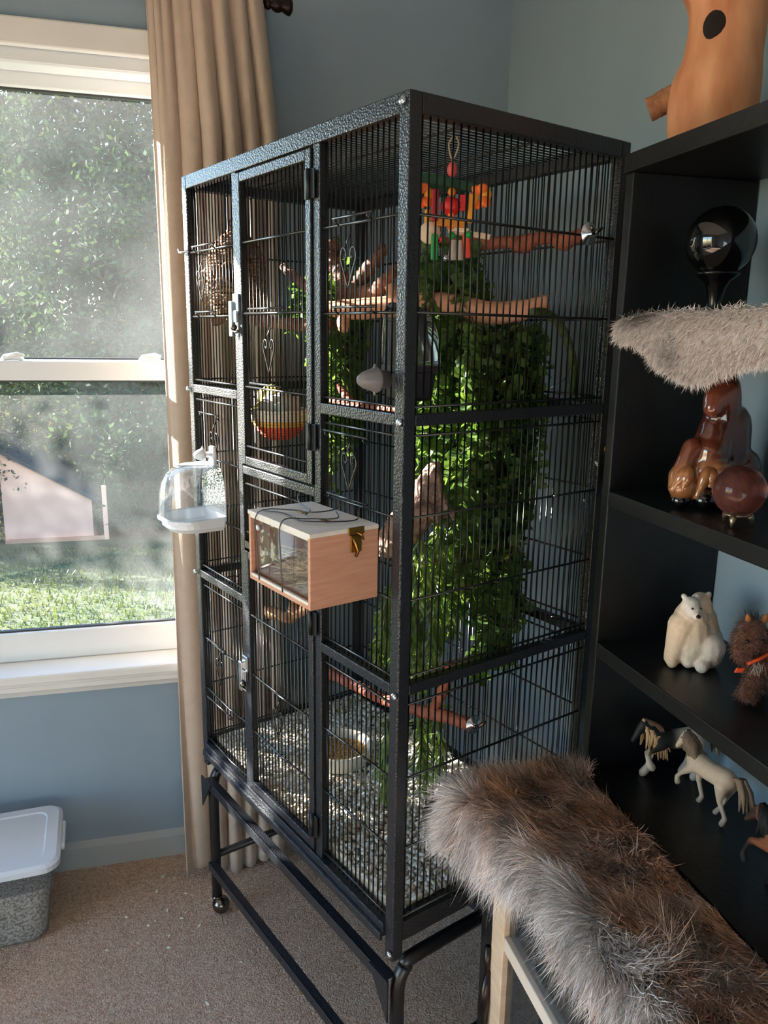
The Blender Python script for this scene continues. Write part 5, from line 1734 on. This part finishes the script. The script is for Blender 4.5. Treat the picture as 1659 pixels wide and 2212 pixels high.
# polar bear with a cub pressed behind it
bc2 = Vector((.392, -.096, .876))
def B_(x, y, z):
    return bc2 + ER * x + EB * y + ZV * z
cr_, wh_ = srgb(226, 198, 166), srgb(232, 218, 204)
caps = [(B_(-.002, 0, .066), B_(.002, 0, .028), .024, .031, cr_), (B_(.014, .006, .062), B_(.018, .008, .030), .022, .030, cr_), (B_(-.010, -.014, .088), B_(-.009, -.020, .084), .0135, .012, wh_), (B_(-.009, -.022, .083), B_(-.008, -.031, .080), .0075, .006, wh_),
        (B_(-.008, -.006, .078), B_(-.004, 0, .066), .016, .022, cr_), (B_(-.016, -.006, .058), B_(-.026, -.010, .012), .019, .012, cr_), (B_(-.027, -.012, .009), B_(-.029, -.018, .008), .009, .008, cr_),
        (B_(-.008, -.016, .030), B_(-.008, -.020, .010), .011, .009, wh_), (B_(.020, -.014, .028), B_(.022, -.012, .018), .023, .020, wh_), (B_(.010, -.026, .010), B_(.006, -.032, .008), .010, .009, wh_),
        (B_(-.019, -.010, .1005), B_(-.019, -.010, .101), .0042, .004, wh_), (B_(-.001, -.010, .1005), B_(-.001, -.010, .101), .0042, .004, wh_), (B_(.010, .004, .088), B_(.012, .004, .080), .014, .016, cr_), (B_(.020, .002, .099), B_(.020, .002, .100), .004, .004, cr_)]
t = fig('polar_bear', 'cream polar bear figurine sitting with a cub on the shelf', 'figurine', bc2, caps, mat('bear_resin', (1, 1, 1), .7, attr=True, var=.06, scale=120, bump=.3, bscale=160))
blk = mat('paint_black', srgb(16, 13, 12), .4)
obj('nose', MB().ball(B_(-.0075, -.0365, .081), (.0034, .0026, .0026), 10, 6), blk, t)
for x in (-.0145, -.0035):
    obj('eye', MB().ball(B_(x, -.0318, .0905), .0016, 8, 6), blk, t)

def horse(name, label, c, heading, S, cols, legs, neck, pose_z=0.0, mane=None, tailc=None, manelen=.3, matk=None, feather=False, rear=None):
    """c: base point between the hooves; heading: facing direction in plan"""
    h = Vector((heading[0], heading[1], 0)).normalized(); l = Vector((-h.y, h.x, 0))
    def H(x, y, z):
        return c + (h * x + l * y + ZV * z) * S
    t = thing(name, label, 'toy horse', c)
    bc, hcw, nc_, lc, hf = cols
    nb, nt_, nose = neck
    caps = [(H(.32, 0, .80), H(0, 0, .78), S * .185, S * .18, bc), (H(0, 0, .78), H(-.36, 0, .82), S * .18, S * .19, rear or bc), (H(.36, 0, .86), H(*nb), S * .15, S * .125, nc_), (H(*nb), H(*nt_), S * .125, S * .085, nc_),
            (H(*nt_), H(nt_[0] + (nose[0] - nt_[0]) * .4, nose[1] * .4, nt_[2] + (nose[2] - nt_[2]) * .4), S * .088, S * .078, hcw), (H(nt_[0] + (nose[0] - nt_[0]) * .4, nose[1] * .4, nt_[2] + (nose[2] - nt_[2]) * .4), H(*nose), S * .075, S * .048, hcw)]
    for sg in (-1, 1):
        e = Vector(H(nt_[0] - .02, sg * .05, nt_[2] + .05))
        caps.append((e, e + ZV * S * .09, S * .026, S * .010, hcw))
    for i, (kn_, ft_, ho) in enumerate(legs):
        top = (.30, .10 if i % 2 == 0 else -.10, .72) if i < 2 else (-.38, .11 if i % 2 == 0 else -.11, .74)
        caps += [(H(*top), H(*kn_), S * (.10 if i < 2 else .135), S * .052, (rear if (rear and i > 1) else bc)), (H(*kn_), H(*ft_), S * .048, S * (.040 if not feather else .06), lc[1]), (H(*ft_), H(*ho), S * (.046 if not feather else .075), S * (.055 if not feather else .08), lc[1])]
        hv = Vector(H(*ho)); up = (Vector(H(*ft_)) - hv).normalized()
        caps.append((hv - up * S * .02, hv - up * S * .035, S * .055, S * .058, hf))
    m = mat(name + '_paint', (1, 1, 1), .65, attr=True, var=.05, scale=200)
    blob('body', caps, m, t, S * .028, 4)
    rnm = random.Random(sum(map(ord, name)) % 99)
    mm = MB()
    a0, a1 = Vector(H(*nt_)) + ZV * S * .09, Vector(H(.30, 0, 1.0))
    for k in range(60):
        u = k / 59
        p0 = a0.lerp(a1, u) + h * (-S * .05) * math.sin(u * 3.14) 
        sd_ = l * (S * rnm.choice([-1, 1, 1]))
        Lh = manelen * (1 - .3 * abs(u - .4)) * rnm.uniform(.7, 1.15)
        p1 = p0 + sd_ * .11 - ZV * S * Lh * .45 - h * S * .05
        p2 = p0 + sd_ * .14 - ZV * S * Lh - h * S * .08 * rnm.uniform(0, 2)
        mm.tube([p0, p1, p2], [S * .045, S * .040, S * .010], 5)
    obj('mane', mm, mat(name + '_mane', mane, .75, var=.2, scale=400), t)
    if tailc:
        tl = MB()
        for k in range(16):
            o = [rnm.uniform(-.05, .05) for _ in range(3)]
            tl.tube([H(-.52, 0, .92), H(-.66 + o[0], o[1], .98), H(-.78 + o[0], o[1] * 2, .80), H(-.84 + o[0] * 2, o[1] * 3, .50 + o[2])], [S * .04, S * .05, S * .045, S * .01], 5)
        obj('tail', tl, mat(name + '_tail', tailc, .75, var=.2, scale=400), t)
    for sg in (-1, 1):
        q = Vector(H(nt_[0] + (nose[0] - nt_[0]) * .28, sg * .072, nt_[2] + (nose[2] - nt_[2]) * .22))
        obj('eye', MB().ball(q, S * .018, 8, 6), blk, t)
    return t
CS = ZS['C']
cream, bisc = srgb(216, 188, 160), srgb(190, 160, 132)
horse('cream_horse', 'cream white toy horse trotting with tan mane, middle of lowest shelf', Vector((.418, -.135, CS)), (-.12, 1), .080,
      (cream, cream, cream, (cream, cream), bisc),
      [((.52, .10, .50), (.66, .10, .34), (.64, .10, .27)), ((.34, -.10, .40), (.22, -.10, .14), (.27, -.10, .04)), ((-.36, .11, .44), (-.52, .11, .20), (-.48, .11, .10)), ((-.30, -.11, .42), (-.18, -.11, .14), (-.12, -.11, .04))],
      ((.50, 0, 1.02), (.62, 0, 1.17), (.80, .02, .86)), mane=srgb(134, 108, 88), tailc=srgb(150, 122, 100), manelen=.32)
bk1 = srgb(22, 17, 16); ww = srgb(222, 202, 178)
horse('piebald_horse', 'black and white piebald toy horse with blond mane in shelf corner', Vector((.424, -.046, CS)), (-1, .16), .082,
      (bk1, bk1, bk1, (bk1, ww), srgb(190, 160, 124)),
      [((.58, .10, .58), (.50, .10, .34), (.46, .10, .28)), ((.40, -.10, .42), (.44, -.10, .16), (.52, -.10, .06)), ((-.46, .11, .44), (-.42, .11, .16), (-.36, .11, .05)), ((-.36, -.11, .42), (-.30, -.11, .16), (-.24, -.11, .05))],
      ((.52, 0, 1.00), (.64, 0, 1.10), (.82, .0, .78)), mane=srgb(204, 160, 116), tailc=srgb(210, 180, 150), manelen=.62, feather=True, rear=ww)
by, b2 = srgb(134, 74, 44), srgb(28, 20, 18)
horse('bay_horse', 'bay brown toy horse with black mane lifting a foreleg, nearest the camera', Vector((.398, -.318, CS)), (-.30, 1), .084,
      (by, srgb(60, 36, 26), by, (by, b2), srgb(50, 44, 42)),
      [((.62, .10, .66), (.72, .10, .40), (.70, .10, .33)), ((.34, -.10, .42), (.34, -.10, .14), (.38, -.10, .04)), ((-.46, .11, .44), (-.42, .11, .14), (-.36, .11, .04)), ((-.46, -.11, .44), (-.42, -.11, .14), (-.36, -.11, .04))],
      ((.50, 0, 1.02), (.58, 0, 1.14), (.78, .02, .88)), mane=srgb(24, 19, 19), tailc=srgb(24, 19, 19), manelen=.42)

def plush_fur(po, t):
    rn = np.random.default_rng(77)
    me = po.data
    lo = np.array(worldloc(po))
    co = np.array([v.co[:] for v in me.vertices]) + lo
    nr_ = np.array([v.normal[:] for v in me.vertices])
    k = rn.integers(0, len(co), 9000)
    D = nr_[k] * .7 + np.array([[0, 0, -.5]]) + .35 * rn.normal(size=(9000, 3))
    D /= np.linalg.norm(D, axis=1)[:, None]
    c = np.array(srgb(112, 68, 50)[:3]) * rn.uniform(.5, 1.3, (9000, 1))
    fur_obj(ribbons(co[k] + rn.normal(0, .001, (9000, 3)), D, nr_[k], rn.uniform(.004, .008, 9000), rn.uniform(.0002, .0004, 9000), c * .8, c, rn, .3, .1, 3), FURM, t)
# fuzzy plush horse on the shelf above
pc = Vector((.412, -.200, .876))
def Q_(x, y, z):
    return pc + ER * x + EB * y + ZV * z
pb = srgb(104, 62, 44)
t = thing('plush_horse', 'fuzzy brown plush horse with orange bridle and striped blanket', 'plush toy', pc)
caps = [(Q_(-.012, -.004, .084), Q_(-.020, -.010, .074), .0175, .0165, pb), (Q_(-.020, -.010, .074), Q_(-.026, -.016, .062), .0155, .0115, pb), (Q_(-.004, .0, .074), Q_(.010, .0, .046), .017, .022, pb), (Q_(.010, 0, .046), Q_(.060, .006, .046), .023, .024, pb),
        (Q_(.002, -.010, .036), Q_(-.010, -.018, .020), .013, .0115, pb), (Q_(-.010, -.018, .020), Q_(-.018, -.024, .010), .011, .0105, pb), (Q_(.012, .010, .034), Q_(.010, .012, .010), .012, .0105, pb), (Q_(.060, -.008, .036), Q_(.062, -.010, .010), .013, .0105, pb), (Q_(.064, .014, .036), Q_(.066, .016, .010), .013, .0105, pb)]
po = blob('body', caps, mat('plush_fabric', (1, 1, 1), .95, attr=True, var=.25, scale=90, bump=.6, bscale=160, sheen=.4), t, .0026, 4)
for sg in (-1, 1):
    obj('ear', MB().lathe([(.0035, 0), (.004, .004), (.0025, .009), (0, .012)], Q_(-.008 + sg * .009, -.004, .098), (ER * sg * .3 + ZV), 10), mat('ear_tan', srgb(170, 104, 56), .9), t)
    obj('eye', MB().ball(Q_(-.020 + sg * .010 + .004, -.0235 + (0 if sg < 0 else .001), .080), .0028, 10, 6), blk, t)
plush_fur(po, t)
fz = MB(); rz = random.Random(5)
for k in range(420):
    u = rz.random()
    p0 = Q_(-.010 + .020 * u, .004, .100 - .035 * u) + Vector((rz.gauss(0, .004), rz.gauss(0, .004), rz.gauss(0, .003)))
    p1 = p0 + ER * rz.gauss(-.002, .008) + EB * rz.gauss(0, .006) + ZV * rz.uniform(-.002, .014)
    w_ = ER * .0004
    fz.add([p0 - w_, p0 + w_, p1], [(0, 1, 2)])
obj('mane', fz, mat('plush_mane', srgb(46, 30, 26), .9), t, kind='stuff')
fz = MB()
for k in range(160):
    p0 = Q_(rz.uniform(-.012, .014), -.020 + rz.uniform(-.002, .004), rz.uniform(.040, .052))
    p1 = p0 + ER * rz.gauss(0, .004) - EB * rz.uniform(0, .006) - ZV * rz.uniform(.010, .024)
    w_ = ER * .0004
    fz.add([p0 - w_, p0 + w_, p1], [(0, 1, 2)])
obj('chest_hair', fz, mat('plush_pale_hair', srgb(206, 184, 168), .9), t, kind='stuff')
org = mat('bridle_orange', srgb(236, 84, 36), .6)
obj('bridle', MB().tube([Q_(-.024, -.026, .052), Q_(-.010, -.026, .058), Q_(.006, -.020, .064), Q_(.018, -.006, .068)], .0022, 8), org, t)
obj('bridle_tag', MB().bev(Q_(-.036, -.022, .038), ER * .010, EB * .003, ZV * .006 + ER * .003, .0008), org, t)
bl2 = MB()
NB = 10
for k in range(NB):
    a0, a1 = math.radians(-75 + 150 * k / NB), math.radians(-75 + 150 * (k + 1) / NB)
    r = .0268
    q0, q1 = (math.sin(a0) * r, math.cos(a0) * r), (math.sin(a1) * r, math.cos(a1) * r)
    bl2.add([Q_(.022, q0[0], .046 + q0[1]), Q_(.062, q0[0], .046 + q0[1]), Q_(.062, q1[0], .046 + q1[1]), Q_(.022, q1[0], .046 + q1[1])], [(0, 1, 2, 3)])
bo = obj('blanket', bl2, mat('blanket_tan', srgb(196, 148, 92), .9, var=.1, scale=200), t)
md = bo.modifiers.new('t', 'SOLIDIFY'); md.thickness = .002
for za in (-1.0, -.55):
    obj('blanket_stripe', MB().tube([Q_(.0215, math.sin(za) * .0278, .046 + math.cos(za) * .0278), Q_(.0625, math.sin(za) * .0278, .046 + math.cos(za) * .0278)], .0012, 6), blk, t)
